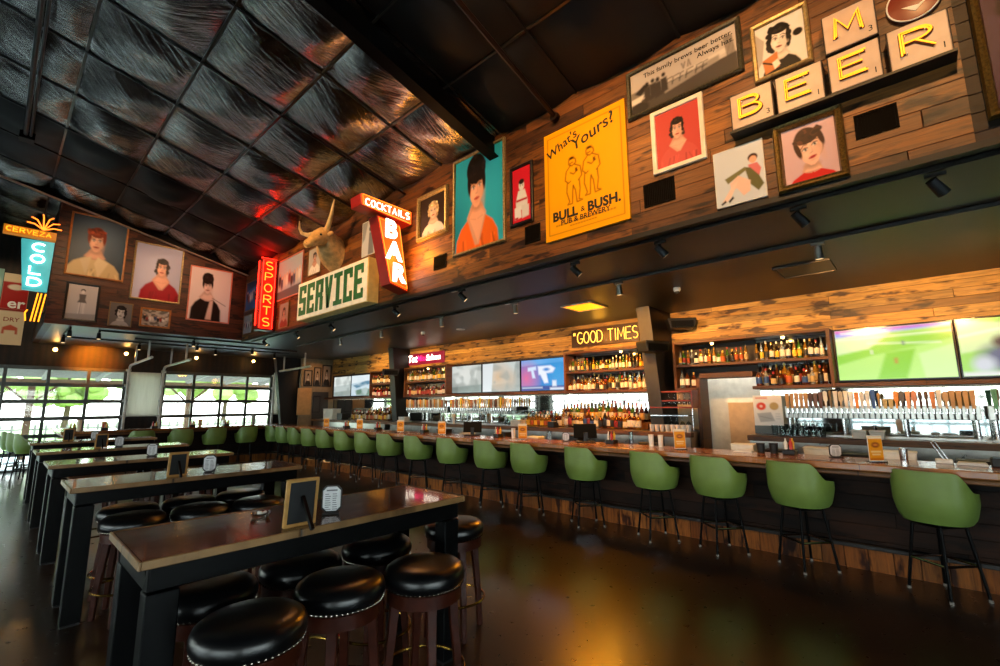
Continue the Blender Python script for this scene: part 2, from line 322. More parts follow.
def paint(w, h, ops, name, mat, parent=None, n=70, loc=(0, 0, 0), bend=0.):
    """a printed sheet: fine grid in x,z facing -y whose vertex colours are the print"""
    asp = h/w; nx = n if asp <= 1.4 else int(n*.8); nz = max(4, int(nx*asp))
    U, V = np.meshgrid(np.linspace(0, 1, nx), np.linspace(0, 1, nz)); Va = V*asp; col = np.zeros((nz, nx, 3)); px = 1./nx
    for op in ops:
        k = op[0]; c = np.array(C(op[1]))
        if k == 'bg': col[:] = c; continue
        if k == 'rect': x0, y0, x1, y1 = op[2:6]; d = np.maximum(np.maximum(x0-U, U-x1), np.maximum(y0-V, V-y1)*asp); soft = px
        elif k == 'e':
            cx, cy, rx, ry = op[2:6]; rot = op[6] if len(op) > 6 else 0.; soft = op[7] if len(op) > 7 else px
            dx = U-cx; dy = Va-cy*asp; rx, ry = rx, ry*asp; a = dx*math.cos(rot)+dy*math.sin(rot); b = -dx*math.sin(rot)+dy*math.cos(rot)
            d = (np.sqrt((a/rx)**2+(b/ry)**2)-1)*min(rx, ry)
        elif k in ('p', 'l'):
            pts = [(a, b*asp) for a, b in op[2]]; d = np.full(U.shape, 9.); ins = np.zeros(U.shape, bool); soft = px
            seg = list(zip(pts, pts[1:]+([pts[0]] if k == 'p' else []))) if k == 'p' else list(zip(pts, pts[1:]))
            for (ax, ay), (bx, by) in seg:
                ex, ey = bx-ax, by-ay; t = np.clip(((U-ax)*ex+(Va-ay)*ey)/max(ex*ex+ey*ey, 1e-9), 0, 1)
                d = np.minimum(d, np.hypot(U-ax-t*ex, Va-ay-t*ey))
                if k == 'p':
                    cr = ((ay > Va) != (by > Va)) & (U < (bx-ax)*(Va-ay)/((by-ay) if abs(by-ay) > 1e-9 else 1e-9)+ax); ins ^= cr
            d = np.where(ins, -d, d) if k == 'p' else d-op[3]
        elif k == 'noise':
            rng = np.random.default_rng(op[3]); g = rng.random((op[4], op[4]))
            iu = np.clip(U*(op[4]-1), 0, op[4]-1.001); iv = np.clip(V*(op[4]-1), 0, op[4]-1.001); a, b = iu.astype(int), iv.astype(int); fu, fv = iu-a, iv-b
            g = (g[b, a]*(1-fu)+g[b, a+1]*fu)*(1-fv)+(g[b+1, a]*(1-fu)+g[b+1, a+1]*fu)*fv
            A = (np.clip((g-.45)*4, 0, 1)*op[2])[..., None]; col = col*(1-A)+c*A; continue
        A = np.clip(.5-d/(2*soft), 0, 1)[..., None]; col = col*(1-A)+c*A
    vs = np.stack([(U-.5)*w, np.full(U.shape, 0.), (.5-V)*h], -1).reshape(-1, 3)
    i = np.arange(nx*(nz-1)).reshape(nz-1, nx)[:, :-1].ravel()
    fs = np.stack([i, i+nx, i+nx+1, i+1], -1)
    me = bpy.data.meshes.new(name); me.from_pydata(vs.tolist(), [], fs.tolist()); me.materials.append(mat)
    at = me.color_attributes.new('Col', 'FLOAT_COLOR', 'POINT')
    at.data.foreach_set('color', np.concatenate([col.reshape(-1, 3), np.ones((nx*nz, 1))], 1).astype(np.float32).ravel())
    o = bpy.data.objects.new(name, me); COL.objects.link(o); o.location = loc
    if parent: o.parent = parent
    return o
# ================================================================== the setting
XF, ZS, YE, YF, XB = 4.18, 3.3, 12.95, 17.2, 8.5
SL = .235
def roof_z(x): return 5.2+SL*(XF-x)
struct('floor', MB().box(-5.2, 9, -5.2, YF+.15, -.12, 0), M_floor)
w = MB()
for x0, x1, z0, z1 in [(-5, -4.85, 0, 8), (-4.85, -1.75, 2.66, 8), (-1.75, -1.55, 0, 8), (-1.55, 2.55, 2.66, 8), (2.55, 2.62, 0, 8), (3.36, 3.42, 0, 8), (2.62, 3.36, 0, 1.36), (2.62, 3.36, 2.58, 8), (3.42, 6.64, 2.66, 8), (6.64, 6.72, 0, 8), (6.94, 9, 0, 8), (6.72, 6.94, 0, 1.34), (6.72, 6.94, 2.64, 8)]:
    w.box(x0, x1, YF, YF+.15, z0, z1)
struct('wall_far', w, M_farwall)
w = MB()
for y0, y1, z0, z1 in [(-5, -3.2, 0, 8), (-3.2, 2.2, 2.66, 8), (2.2, 3.0, 0, 8), (3., 8., 2.66, 8), (8, 8.8, 0, 8), (8.8, 16.2, 2.66, 8), (16.2, YF, 0, 8)]:
    w.box(-5.15, -5, y0, y1, z0, z1)
struct('wall_left', w, planks('left_board_wall', 1, 2, .15, 2., ['3d2412', '53331a', '2f1c0f']))
w = MB()
for x0, x1, z0, z1 in [(-5, -3.6, 0, 8), (-3.6, 2.6, 2.66, 8), (2.6, 9, 0, 8)]: w.box(x0, x1, -5.15, -5, z0, z1)
struct('wall_near', w, planks('near_board_wall', 0, 2, .15, 2., ['3d2412', '53331a', '2f1c0f']))
struct('wall_fascia', MB().box(XF, XF+.14, -.43, YE+.02, ZS, roof_z(XF)+.1), M_fascia)
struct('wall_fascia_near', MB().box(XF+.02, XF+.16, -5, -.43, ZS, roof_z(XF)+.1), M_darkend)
struct('wall_end', MB().prism([(.5, ZS), (XF+.02, ZS), (XF+.02, roof_z(XF)+.1), (.5, roof_z(.5)+.1)], YE, YE+.12), M_end)
struct('wall_end_return', MB().box(.5, .62, YE+.12, YF, ZS, 6.3), planks('return_board', 1, 2, .12, 1.7, ['24120a', '3a1d0e', '2e170a']))
s = MB().box(XF+.03, 9, -5, YE+.02, ZS+.001, ZS+.12).box(.52, 9, YE+.02, YF, ZS+.001, ZS+.12)
struct('ceiling_soffit', s, M_paint)
struct('trim_1', MB().box(XF-.012, XF+.04, -5, YE, ZS-.05, ZS+.0), M_dk)
w = MB().box(XB+.12, XB+.3, -5, 2.0, 0, ZS).box(XB+.12, XB+.3, 2.9, YF, 0, ZS).box(XB+.12, XB+.3, 2.0, 2.9, 2.06, ZS)
struct('wall_bar', w, P('bar_wall_paint', '2a2420', .6))
struct('wall_bar_header', MB().box(XB-.02, XB+.12, -5, 16.3, 2.7, ZS), M_header)
struct('wall_passage', MB().box(9.0, 9.1, 1.2, 3.8, 0, ZS), P('passage_paint', 'bdbdb4', .6))
struct('wall_passage_panel', MB().box(8.93, 9.0, 1.2, 2.62, 0, 1.62), M_beige)
struct('wall_service', MB().box(XB-.02, XB+.12, 2.91, 3.36, 1.14, 1.83), M_beige)
struct('wall_partition', MB().box(7.36, 9, 16.42, 16.55, 0, ZS), P('pale_partition', '8d7a5e', .6))
# --- foil roof, puffed between the seams
ys = [-5+1.2*i for i in range(5)]; ys = [-4.6, -3.4, -2.2, -1., .2, 1.4, 2.6, 3.8, 5.0, 6.2, 7.4, 8.6, 9.8, 11., 12.2, 13.4, 14.6, 15.8, 17.2]
xs = [.31+.985*i for i in range(-6, 4)]+[4.3]
r = MB(); r2 = MB(); N = 12
for a0, a1 in zip(xs, xs[1:]):
    for b0, b1 in zip(ys, ys[1:]):
        vs = []; fs = []; amp = .13*min(1, (a1-a0)/.9)*(.7+.6*random.random())
        q1, q2, q3 = random.random()*6, random.random()*6, random.uniform(-.5, .5)
        for j in range(N+1):
            for i in range(N+1):
                u, v = i/N, j/N; x = a0+(a1-a0)*u; y = b0+(b1-b0)*v
                e = (1-abs(2*u-1)**2.6)*(1-abs(2*v-1)**2.6)
                wv = math.sin(9*u+5*v+q1+2*math.sin(4*v+q2))*.3+math.sin(17*v-6*u*q3+q2)*.14
                vs.append((x, y, roof_z(x)-amp*e*(1+.5*wv)))
        for j in range(N):
            for i in range(N): k = j*(N+1)+i; fs.append((k, k+N+1, k+N+2, k+1))
        (r if 3.7 < b0 < 9.7 or b0 > 12. else r2).add(vs, fs)  # bays outside the foil stretch go to a plain matte black roof
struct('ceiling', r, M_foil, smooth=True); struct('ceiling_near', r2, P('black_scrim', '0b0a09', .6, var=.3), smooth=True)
struct('ceiling_deck', MB().add([(x, y, roof_z(x)+.02+d) for d in (0, .15) for y in (-5.2, YF+.15) for x in (-5.2, 4.5)], [(0, 2, 3, 1), (4, 5, 7, 6), (0, 1, 5, 4), (2, 6, 7, 3), (0, 4, 6, 2), (1, 3, 7, 5)]), M_dk)
# purlins and seams
pn = 0
for i, y in enumerate(ys[:-1]):
    if abs(y-3.8) < .1 or y > 12.5 and y < 13: continue
    m = MB(); m.add([(x, y+a, roof_z(x)-d) for d in (.03, .005) for a in (-.013, .013) for x in (-5., 4.17)], [(0, 2, 3, 1), (4, 5, 7, 6), (0, 1, 5, 4), (2, 6, 7, 3), (0, 4, 6, 2), (1, 3, 7, 5)])
    tag(m.build('roof_purlin', M_dk), 'thin dark steel purlin holding up the black foil roof', 'purlin', 'purlins under the foil roof')
for i, x in enumerate(xs[1:-1]):
    z = roof_z(x); m = MB().box(x-.014, x+.014, -5, 17.19, z-.02, z+.0)
    tag(m.build('foil_seam_strip', P('foil_tape', '4a4844', .3, .8)), 'narrow tape strip along a seam of the black foil roof', 'strip', 'tape strips on the foil roof')
def rafter(y, label, dep=.42, fl=M_blk, wd=.16):
    t = thing('roof_rafter', label, 'beam', (0, y, 0))
    x0, x1 = -5., 4.17
    def seg(a, b, d0, d1, mt, nm):
        m = MB(); m.add([(x, yy, roof_z(x)-d) for d in (d1, d0) for yy in (a, b) for x in (x0, x1)], [(0, 2, 3, 1), (4, 5, 7, 6), (0, 1, 5, 4), (2, 6, 7, 3), (0, 4, 6, 2), (1, 3, 7, 5)]); m.build(nm, mt, t)
    seg(-.008, .008, .02, dep-.012, M_blk, 'web'); seg(-wd/2, wd/2, dep-.012, dep, fl, 'flange'); seg(-wd/2, wd/2, .0, .015, M_blk, 'flange')
rafter(3.9, 'deep black steel rafter crossing the dark roof above the turquoise portrait', .34)
rafter(YE-.12, 'steel rafter with pale lower edge running along the far end wall', .2, P('pale_flange', 'b59c80', .3), .1)  # lit lower flange put into a pale colour
t = thing('conduit', 'dark round conduit running along the foil roof at far left', 'pipe', (0, 0, 0))
m = MB().cyl((-.13, -4, roof_z(-.13)-.21), (-.13, 10.4, roof_z(-.13)-.21), .028, n=8).cyl((-.07, -4, roof_z(-.1)-.21), (-.07, 10.3, roof_z(-.1)-.21), .018, n=8); m.build('pipe', P('grey_conduit', '3c3b38', .4, .5), t, smooth=True)
MB().box(-.2, -.02, 10.3, 10.5, roof_z(-.1)-.27, roof_z(-.1)-.15).build('junction_box', M_blk, t, bevel=.005)
m = MB().cyl((2.0, 2.89, roof_z(2.0)-.1), (4.17, 2.89, 5.0), .03, n=8).cyl((4.12, 2.89, 5.0), (4.175, 2.89, 5.0), .055, n=10)
tag(m.build('sprinkler_pipe', P('dark_pipe', '241713', .4, .5), smooth=True), 'dark pipe coming down from the roof to the wall above the yellow poster', 'pipe')
t = thing('sprinkler_pipe', 'thin pipe between roof and wall left of the small blonde portrait', 'pipe', (0, 0, 0))
MB().cyl((2.6, 5.9, roof_z(2.6)-.19), (4.17, 5.9, 5.02), .02, n=8).build('pipe', P('dark_pipe', '241713'), t, smooth=True)
# --- steel columns with tapered flange
def column(y0, y1, xt, xb, label, xw=8.6, zt=ZS):
    t = thing('steel_column', label, 'column', (xw, y0, 0))
    d = (xw-xt, xw-xb)
    pr = lambda a, e: [(-d[1]+a, 0.), (-e, 0.), (-e, zt), (-d[0]+a, zt)]
    MB().prism(pr(.02, .02), (y1-y0)/2-.02, (y1-y0)/2+.02).prism(pr(.0, .0)[:1]+[(-d[1]+.02, 0), (-d[0]+.02, zt), (-d[0], zt)], 0, y1-y0).build('flange', M_colgrey, t)  # lit front face of the column put into a greyer flange colour
    MB().prism([(-d[1]+.02, 0), (-.0, 0), (-.0, zt), (-d[0]+.02, zt)], 0.01, .03).build('web', M_dk, t)
column(3.38, 3.62, 7.55, 8.12, 'black steel column with grey edge left of the service doorway behind bar')
column(11.52, 11.76, 7.85, 8.17, 'black steel column with grey edge between the far televisions and red neon')
column(16.6, 16.8, 6.5, 6.95, 'black steel column in the far right corner by the glazed doors', 7.42)
# --- garage doors
def garage(name, x0, x1, cols, loc, rz, tracks=True, zs=(0., .42, .86, 1.31, 1.76, 2.2, 2.64)):
    f = MB(); W = x1-x0
    for z in zs: f.box(x0, x1, -.03, .03, z-(.05 if z else 0), z+.05)
    for i in range(cols+1):
        x = x0+W*i/cols; f.box(x-.036, x+.036, -.034, .034, 0, 2.66)
    o = f.build(name, M_alu, loc=loc, rot=(0, 0, rz), bevel=.004); o['kind'] = 'structure'
    MB().box(x0, x1, -.004, .004, .02, 2.64).build('glass_pane', M_pane, o)
    tr = MB()
    for x in (x0-.06, x1+.06):
        tr.box(x-.03, x+.03, -.14, -.06, 0, 2.66)
    tr.build('vertical_track', M_galv, o, bevel=.006)
    rl = MB()
    for x in (x0-.05, x1+.05):
        for z in zs: rl.cyl((x-.06, -.09, z+.02), (x+.06, -.09, z+.02), .035, n=8)
    rl.build('roller', M_galv, o, smooth=True)
    if tracks:
        for x in (x0-.06, x1+.06):
            m = MB().tube([(x, -.1, 2.6), (x, -.16, 2.74), (x, -.3, 2.8), (x, -2.9, 2.84)], .035, 6)
            h = m.build('horizontal_track', M_galv, o)
            MB().box(x-.02, x+.02, -2.5, -2.46, 2.84, 3.3).box(x-.02, x+.02, -.9, -.86, 2.82, 3.3).build('hanger', M_galv, h)
    return o
garage('door_1', -1.5, 2.5, 5, (0, YF-.05, 0), 0)
garage('door_2', 3.45, 6.6, 4, (0, YF-.05, 0), 0)
garage('door_7', -4.8, -1.8, 4, (0, YF-.05, 0), 0, False)
garage('door_3', -3.15, 2.15, 6, (-4.95, 0, 0), PI/2, False); garage('door_4', 3.05, 7.95, 6, (-4.95, 0, 0), PI/2, False); garage('door_5', 8.85, 16.15, 8, (-4.95, 0, 0), PI/2, False)
garage('door_6', -2.55, 3.55, 7, (0, -4.95, 0), PI, False)
def curtain_mat():
    k = NT('translucent_curtain'); tc = k.n('TexCoord'); sp = k.n('SeparateXYZ', i_Vector=tc.outputs['Object'])
    wv = k.n('TexNoise', i_Vector=k.n('CombineXYZ', i_X=k.math('MULTIPLY', sp.outputs[0], 9.), i_Z=k.math('MULTIPLY', sp.outputs[2], .6)).outputs[0], i_Scale=1.5)
    k.set(Base_Color=k.ramp(wv.outputs[0], [(.3, (.55, .52, .46)), (.7, (.7, .67, .6))]), Roughness=.8); k.bump(wv.outputs[0], .4, .05)
    tr = k.n('BsdfTranslucent'); tr.inputs[0].default_value = (.8, .75, .65, 1); mx = k.n('MixShader'); mx.inputs[0].default_value = .5
    k.t.links.new(k.b.outputs[0], mx.inputs[1]); k.t.links.new(tr.outputs[0], mx.inputs[2]); k.t.links.new(mx.outputs[0], k.out.inputs[0]); MATS['curtain'] = k.mat; return k.mat
tag(MB().prism([(2.58, 1.32), (3.4, 1.32), (3.36, 2.62), (2.6, 2.62)], YF-.03, YF-.005).build('curtain', curtain_mat()), 'pale translucent curtain panel between the two far glazed doors', 'panel')
tag(MB().box(6.68, 6.98, YF-.03, YF-.005, 1.3, 2.68).build('curtain', MATS['curtain']), 'narrow pale curtain panel between right glazed door and black column', 'panel')
# --- outside
tag(MB().box(-9.2, -5.2, -4.5, 17, 2.95, 3.1).build('patio_canopy', P('canopy_board', '6b5a48', .7)), 'wooden patio canopy outside the left glazed doors', 'canopy')  # unseen slab added to cut the daylight through the left doors
gr = MB().box(-40, 40, YF+.15, 70, -.2, -.1).box(-70, -5.15, -40, 70, -.2, -.1).box(-5.15, 40, -40, -5.15, -.2, -.1)
struct('ground', gr, P('pale_paving', 'd6d6cc', .8, scale=2.))
tag(MB().box(-40, 40, YF+8, 69, -.1, -.05).build('lawn', P('lawn_green', 'a9c274', .9, var=.25, scale=20.)), 'bright green lawn beyond the patio outside the far doors', 'lawn', kind='stuff')
t = thing('pergola', 'white slatted patio roof outside the far glazed doors', 'pergola', (3, YF+2.4, 0))
mw = P('weathered_timber', '7d776b', .6)
m = MB()
for i in range(26): m.box(-8, 7, -2.1+i*.19, -2.0+i*.19, 2.98-i*.014, 3.01-i*.014)
m.build('slat_deck', mw, t)
for i in range(11): MB().add([(x+a, y, z) for z, y in ((2.86, -2.2), (3.0, -2.2), (2.5, 2.7), (2.64, 2.7)) for x in (-7.6+i*1.4,) for a in (0, .09)], [(0, 1, 3, 2), (4, 6, 7, 5), (0, 4, 5, 1), (2, 3, 7, 6), (0, 2, 6, 4), (1, 5, 7, 3)]).build('rafter', mw, t)
MB().box(-8, 7, 2.5, 2.64, 2.36, 2.56).build('beam', P('brown_timber', '6d5138', .7), t)
for x in (-6.4, -2.2, 2.35): 
    p = MB().box(x-.09, x+.09, 2.48, 2.66, -.1, 2.4).build('post', P('brown_timber', '6d5138', .7), t)
    MB().tube([(x, 2.57, 1.7), (x+.7, 2.57, 2.4)], .05, 4).tube([(x, 2.57, 1.7), (x-.7, 2.57, 2.4)], .05, 4).build('brace', MATS['brown_timber'], p)
def tree(x, y, h, rad, label, col, group=None):
    t = thing('tree', label, 'tree', (x, y, -.1), 0, group); m = MB(); rn = random.Random(int(x*10+y))
    for i in range(46):
        a = rn.uniform(0, 2*PI); q = rad*rn.random()**.5; z = h*rn.uniform(.35, 1.); k = 1-abs(z/h-.62)*1.3
        m.ball((q*math.cos(a)*k, q*math.sin(a)*k, z), rad*rn.uniform(.16, .32), 6, sc=(1, 1, .8))
    m.build('foliage', P('leaf_'+col, col, .8, var=.2, scale=3.), t)
    MB().tube([(0, 0, 0), (.1, 0, h*.3), (0, .1, h*.6)], .1, 7, radii=[.17, .12, .06]).build('trunk', P('bark', '4a3a2a', .9), t)
for i, (x, y, h, rd, c) in enumerate([(-5, 33, 5.5, 2.2, '8f9c5c'), (-1.5, 36, 6.5, 2.6, 'a5b078'), (2.6, 34, 6, 2.2, '7d8c4a'), (6.5, 37, 8, 3., 'b0ba88'), (10.5, 35, 6.5, 2.6, '8f9c5c'), (14.5, 33, 6.5, 2.4, 'a5b078'), (-10, 36, 8, 3., '8f9c5c')]):
    tree(x, y, h, rd, 'leafy green tree standing beyond the lawn outside the far doors', c, 'trees beyond the lawn')
t = thing('patio_fence', 'white picket fence across the lawn outside the far doors', 'fence', (2, YF+7.6, -.1))
MB().box(-12, 12, -.02, .02, .3, .36).box(-12, 12, -.02, .02, .85, .91).build('rail', mw, t)
m = MB()
for i in range(80): m.box(-12+i*.3, -11.93+i*.3, -.035, -.02, .05, 1.05)
m.build('picket_row', mw, t)
def patio_chair(x, y, rz, label):
    t = thing('patio_chair', label, 'chair', (x, y, -.1), rz)
    MB().box(-.24, .24, -.24, .24, .42, .45).build('seat', M_alu, t, bevel=.01); MB().prism([(-.24, .5), (.24, .5), (.22, .88), (-.22, .88)], .24, .265).build('backrest', M_alu, t, bevel=.01)
    for sx in (-.22, .22):
        for sy in (-.22, .24): MB().cyl((sx*1.05, sy*1.05, 0), (sx, sy, .5 if sy > 0 else .43), .014, n=6).build('leg', M_blk, t)
for i, (x, y, rz) in enumerate([(-.1, 18.9, .5), (.65, 19.6, 2.4), (-.6, 20.4, 3.6), (5.2, 19.3, 1.), (6.1, 20.0, 4.)]):
    patio_chair(x, y, rz, ['dark patio chair closest to the far left glazed door', 'dark patio chair turned away behind the left green bar stools', 'dark patio chair furthest left on the patio', 'dark patio chair outside the right glazed door', 'dark patio chair furthest right outside the right glazed door'][i])
# ================================================================== tables and stools
def pub_table(y0, label, depth=.68, x0=.47, x1=2.23, loc=None):
    cx, cy = (x0+x1)/2, y0+depth/2; L, D = x1-x0, depth
    t = thing('pub_table', label, 'table', (cx, cy, 0), 0, 'long pub tables in a row')
    MB().box(-L/2, L/2, -D/2+.012, D/2-.012, .962, 1.0).build('tabletop', M_table, t, bevel=.003)
    m = MB()
    m.box(-L/2, L/2, -D/2, -D/2+.0118, .966, 1.002).box(-L/2, L/2, D/2-.0118, D/2, .966, 1.002).box(-L/2-.012, -L/2-.0002, -D/2, D/2, .966, 1.002).box(L/2+.0002, L/2+.012, -D/2, D/2, .966, 1.002)
    m.build('edge_band', M_tedge, t, bevel=.003)
    m = MB().box(-L/2+.03, L/2-.03, -D/2+.02, -D/2+.07, .868, .966).box(-L/2+.03, L/2-.03, D/2-.07, D/2-.02, .868, .966).box(-L/2+.03, -L/2+.08, -D/2+.07, D/2-.07, .868, .966).box(L/2-.08, L/2-.03, -D/2+.07, D/2-.07, .868, .966)
    m.build('apron_frame', M_blk, t, bevel=.006)
    for sx in (-1, 1):
        for sy in (-1, 1):
            a, b = sx*(L/2-.088), sy*(D/2-.07)
            l = MB().box(a-.06, a+.06, b-.05, b+.05, .012, .86).build('leg', M_blk, t, bevel=.006, seg=2)
            MB().box(a-.055, a+.055, b-.045, b+.045, 0, .012).build('foot_pad', M_dk, l)
    return t
t1 = pub_table(2.385, 'nearest long pub table with glossy plank top and black steel legs')
t2 = dup(t1, (1.35, 4.85+.34, 0), 0, 'second long pub table behind the nearest one')
t3 = dup(t1, (1.35, 6.9+.34, 0), 0, 'third long pub table from the camera, in the middle of the row')
t4 = dup(t1, (1.35, 9.0+.34, 0), 0, 'fourth long pub table from the camera')
t5 = dup(t1, (1.38, 11.35+.34, 0), 0, 'farthest long pub table, closest to the green stools at the far bar')

def round_stool(loc, rz, label):
    t = thing('round_stool', label, 'stool', loc, rz, 'round black leather stools at the pub tables')
    pr = [(0, .77), (.085, .77), (.15, .766), (.188, .757), (.21, .74), (.22, .716), (.22, .692), (.213, .672), (.2, .658), (0, .657)]
    MB().lathe(pr[::-1], 36).build('seat', M_lea, t, smooth=True)
    m = MB()
    for i in range(56): a = 2*PI*i/56; m.ball((.211*math.cos(a), .211*math.sin(a), .665), .005, 5)
    m.build('nailhead_trim', P('nailhead_nickel', 'a9a294', .25, 1.), t, smooth=True)
    MB().lathe([(.18, .585), (.2, .587), (.202, .652), (.18, .656)], 36).build('apron', M_wal, t, smooth=True)
    for i in range(4):
        a = PI/4+i*PI/2; ca, sa = math.cos(a), math.sin(a); m = MB(); ra, rb = .155, .205
        for (rr, zz, w) in ((rb, 0, .019), (rb-.008, .2, .021), (ra+.014, .45, .024), (ra, .6, .026)): pass
        sec = [(rb, 0, .017), (rb-.012, .22, .02), (ra+.012, .46, .023), (ra, .62, .026)]
        vs = []; fs = []
        for rr, zz, w in sec:
            for p, q in ((-w, -w), (w, -w), (w, w), (-w, w)): vs.append(((rr+p)*ca-q*sa, (rr+p)*sa+q*ca, zz))
        for k in range(3):
            for j in range(4): fs.append((k*4+j, k*4+(j+1) % 4, k*4+4+(j+1) % 4, k*4+4+j))
        fs += [(3, 2, 1, 0), (12, 13, 14, 15)]
        m.add(vs, fs).build('leg', M_wal, t, bevel=.004)
    MB().tube([(.222*math.cos(2*PI*i/40), .222*math.sin(2*PI*i/40), .235) for i in range(40)], .0085, 8, closed=True).build('foot_ring', M_brass, t, smooth=True)
    return t
ST = [((.82, 2.16, 0), .25, 'black leather stool at the left front corner of the nearest table, closest to camera'),
 ((1.28, 2.27, 0), .1, 'black leather stool in front of the nearest table, middle of its front row'),
 ((1.70, 2.13, 0), .35, 'black leather stool in front of the nearest table, rightmost of its front row'),
 ((.81, 2.69, 0), .2, 'black leather stool tucked under the left end of the nearest table'),
 ((1.29, 2.73, 0), .5, 'black leather stool tucked under the middle of the nearest table'),
 ((1.78, 2.72, 0), .0, 'black leather stool tucked under the nearest table near its right legs'),
 ((2.43, 2.70, 0), .4, 'black leather stool standing off the right end of the nearest table'),
 ((.86, 4.79, 0), .3, 'black leather stool at the front of the second table, leftmost of three'),
 ((1.32, 4.77, 0), .1, 'black leather stool at the front of the second table, middle of three'),
 ((1.77, 4.69, 0), .6, 'black leather stool at the front of the second table, rightmost of three'),
 ((.90, 5.25, 0), .2, 'black leather stool under the second table, leftmost of its back row'),
 ((1.35, 5.23, 0), .2, 'black leather stool under the second table, middle of its back row'),
 ((1.79, 5.22, 0), .7, 'black leather stool under the second table, rightmost of its back row'),
 ((.9, 6.95, 0), .2, 'black leather stool at the left front of the third table'), ((1.4, 6.93, 0), .3, 'black leather stool at the middle front of the third table'), ((1.85, 6.95, 0), .1, 'black leather stool at the right front of the third table')]
r0 = round_stool(*ST[0])
for l, rz, lb in ST[1:]: dup(r0, l, rz, lb)

def bar_chair(loc, rz, label):
    t = thing('bar_chair', label, 'bar stool', loc, rz, 'green barrel bar chairs')
    N = 40; F = math.radians(128); zb = .60
    def top(p):
        a = abs(math.degrees(p)); s = min(1, max(0, (a-40)/44)); s = s*s*(3-2*s); return 1.03-.165*s-.035*max(0, (a-84)/44)
    def pt(p, a, b, k):
        c, s = math.cos(p), math.sin(p); e = .78
        return (-a*k*math.copysign(abs(c)**e, c), b*k*math.copysign(abs(s)**e, s))
    vs = []; fs = []; R = 8
    for side, (a, b) in enumerate(((.262, .275), (.226, .239))):
        for i in range(N+1):
            p = -F+2*F*i/N; zt = top(p)-(.0 if side == 0 else .0)
            for j in range(R+1):
                v = j/R; z = zb+(zt-zb)*v; k = .8+.2*min(1, (z-zb)/.17)**.55 if z < zb+.17 else 1+.03*(z-zb-.17)
                x, y = pt(p, a, b, k); vs.append((x, y, z))
    o = (N+1)*(R+1); ix = lambda s_, i, j: s_*o+i*(R+1)+j
    for i in range(N):
        for j in range(R):
            fs.append((ix(0, i, j), ix(0, i+1, j), ix(0, i+1, j+1), ix(0, i, j+1))); fs.append((ix(1, i, j), ix(1, i, j+1), ix(1, i+1, j+1), ix(1, i+1, j)))
        fs.append((ix(0, i, R), ix(0, i+1, R), ix(1, i+1, R), ix(1, i, R))); fs.append((ix(0, i, 0), ix(1, i, 0), ix(1, i+1, 0), ix(0, i+1, 0)))
    for i in (0, N):
        for j in range(R): fs.append((ix(0, i, j), ix(0, i, j+1), ix(1, i, j+1), ix(1, i, j)))
    MB().add(vs, fs).build('backrest_shell', M_green, t, smooth=True)
    m = MB(); ring = [pt(-PI+2*PI*i/40, .222, .236, 1) for i in range(40)]
    sec = [(.86, .6), (.97, .615), (1., .65), (1., .7), (.95, .725), (.6, .735)]
    vs = [(x*k+.01, y*k, z) for k, z in sec for x, y in ring]; n = 40
    fs = [(q*n+i, q*n+(i+1) % n, (q+1)*n+(i+1) % n, (q+1)*n+i) for q in range(5) for i in range(n)]+[tuple(range(n-1, -1, -1)), tuple(5*n+i for i in range(n))]
    m.add(vs, fs).build('seat', M_green, t, smooth=True)
    MB().lathe([(.0, .565), (.105, .567), (.11, .58), (.11, .6), (0, .6)], 20).build('swivel_plate', M_blk, t, smooth=True)
    a0 = math.radians(3)
    pts = lambda r, z: [(r*math.cos(a0+i*PI/2), r*math.sin(a0+i*PI/2), z) for i in range(4)]
    T_, B_ = pts(.17, .57), pts(.25, .012); K = pts(.212, .27)
    for a, b in zip(T_, B_):
        l = MB().tube([a, b], .0125, 8).build('leg', M_blk, t, smooth=True)
        MB().cyl((b[0], b[1], 0), (b[0], b[1], .022), .016, n=8).build('foot_glide', P('grey_glide', '77756f', .4), l, smooth=True)
    m = MB()
    for i in range(4): m.tube([T_[i], T_[(i+1) % 4]], .011, 6).tube([T_[i], (0, 0, .572)], .011, 6)
    m.build('top_frame', M_blk, t, smooth=True)
    m = MB()
    for i in range(4): m.tube([K[i], K[(i+1) % 4]], .011, 8)
    m.build('footrest', M_chrome, t, smooth=True)
    return t
CY = [0.03, 1.03, 1.82, 2.57, 3.56, 4.57, 5.38, 6.33, 7.31, 8.26, 9.13, 10.03, 10.93, 11.74, 12.55, 13.32, 14.05]
ORD = ['nearest the right edge', 'second', 'third', 'fourth', 'fifth', 'sixth', 'seventh', 'eighth', 'ninth', 'tenth', 'eleventh', 'twelfth', 'thirteenth', 'fourteenth', 'fifteenth', 'sixteenth', 'seventeenth']
jit = [-.26, -.28, -.24, -.2, -.14, -.12, -.12, -.05, -.06, .0, -.04, .03, .0, .04, -.03, .0, .0]
ch0 = None
for i, y in enumerate(CY):
    lb = 'green barrel bar chair '+ORD[0] if i == 0 else 'green barrel bar chair along the long bar, %s from the right end' % ORD[i]
    if ch0 is None: ch0 = bar_chair((5.635, y, 0), jit[0], lb)
    else: dup(ch0, (5.635, y, 0), jit[i], lb)
def unswivel(o):
    for c in o.children:
        if c.name.split('.')[0] in ('leg', 'top_frame', 'footrest', 'swivel_plate'): c.rotation_euler.z = -o.rotation_euler.z
for o in [o for o in COL.objects if o.get('category') == 'bar stool']: unswivel(o)
for x, lb in [(4.93, 'rightmost at the bar corner'), (4.13, 'second from the corner'), (3.36, 'third from the corner'), (2.53, 'leftmost of the four')]:
    dup(ch0, (x, 14.32, 0), PI/2+random.uniform(-.1, .1), 'green barrel bar chair at the far short bar, '+lb)
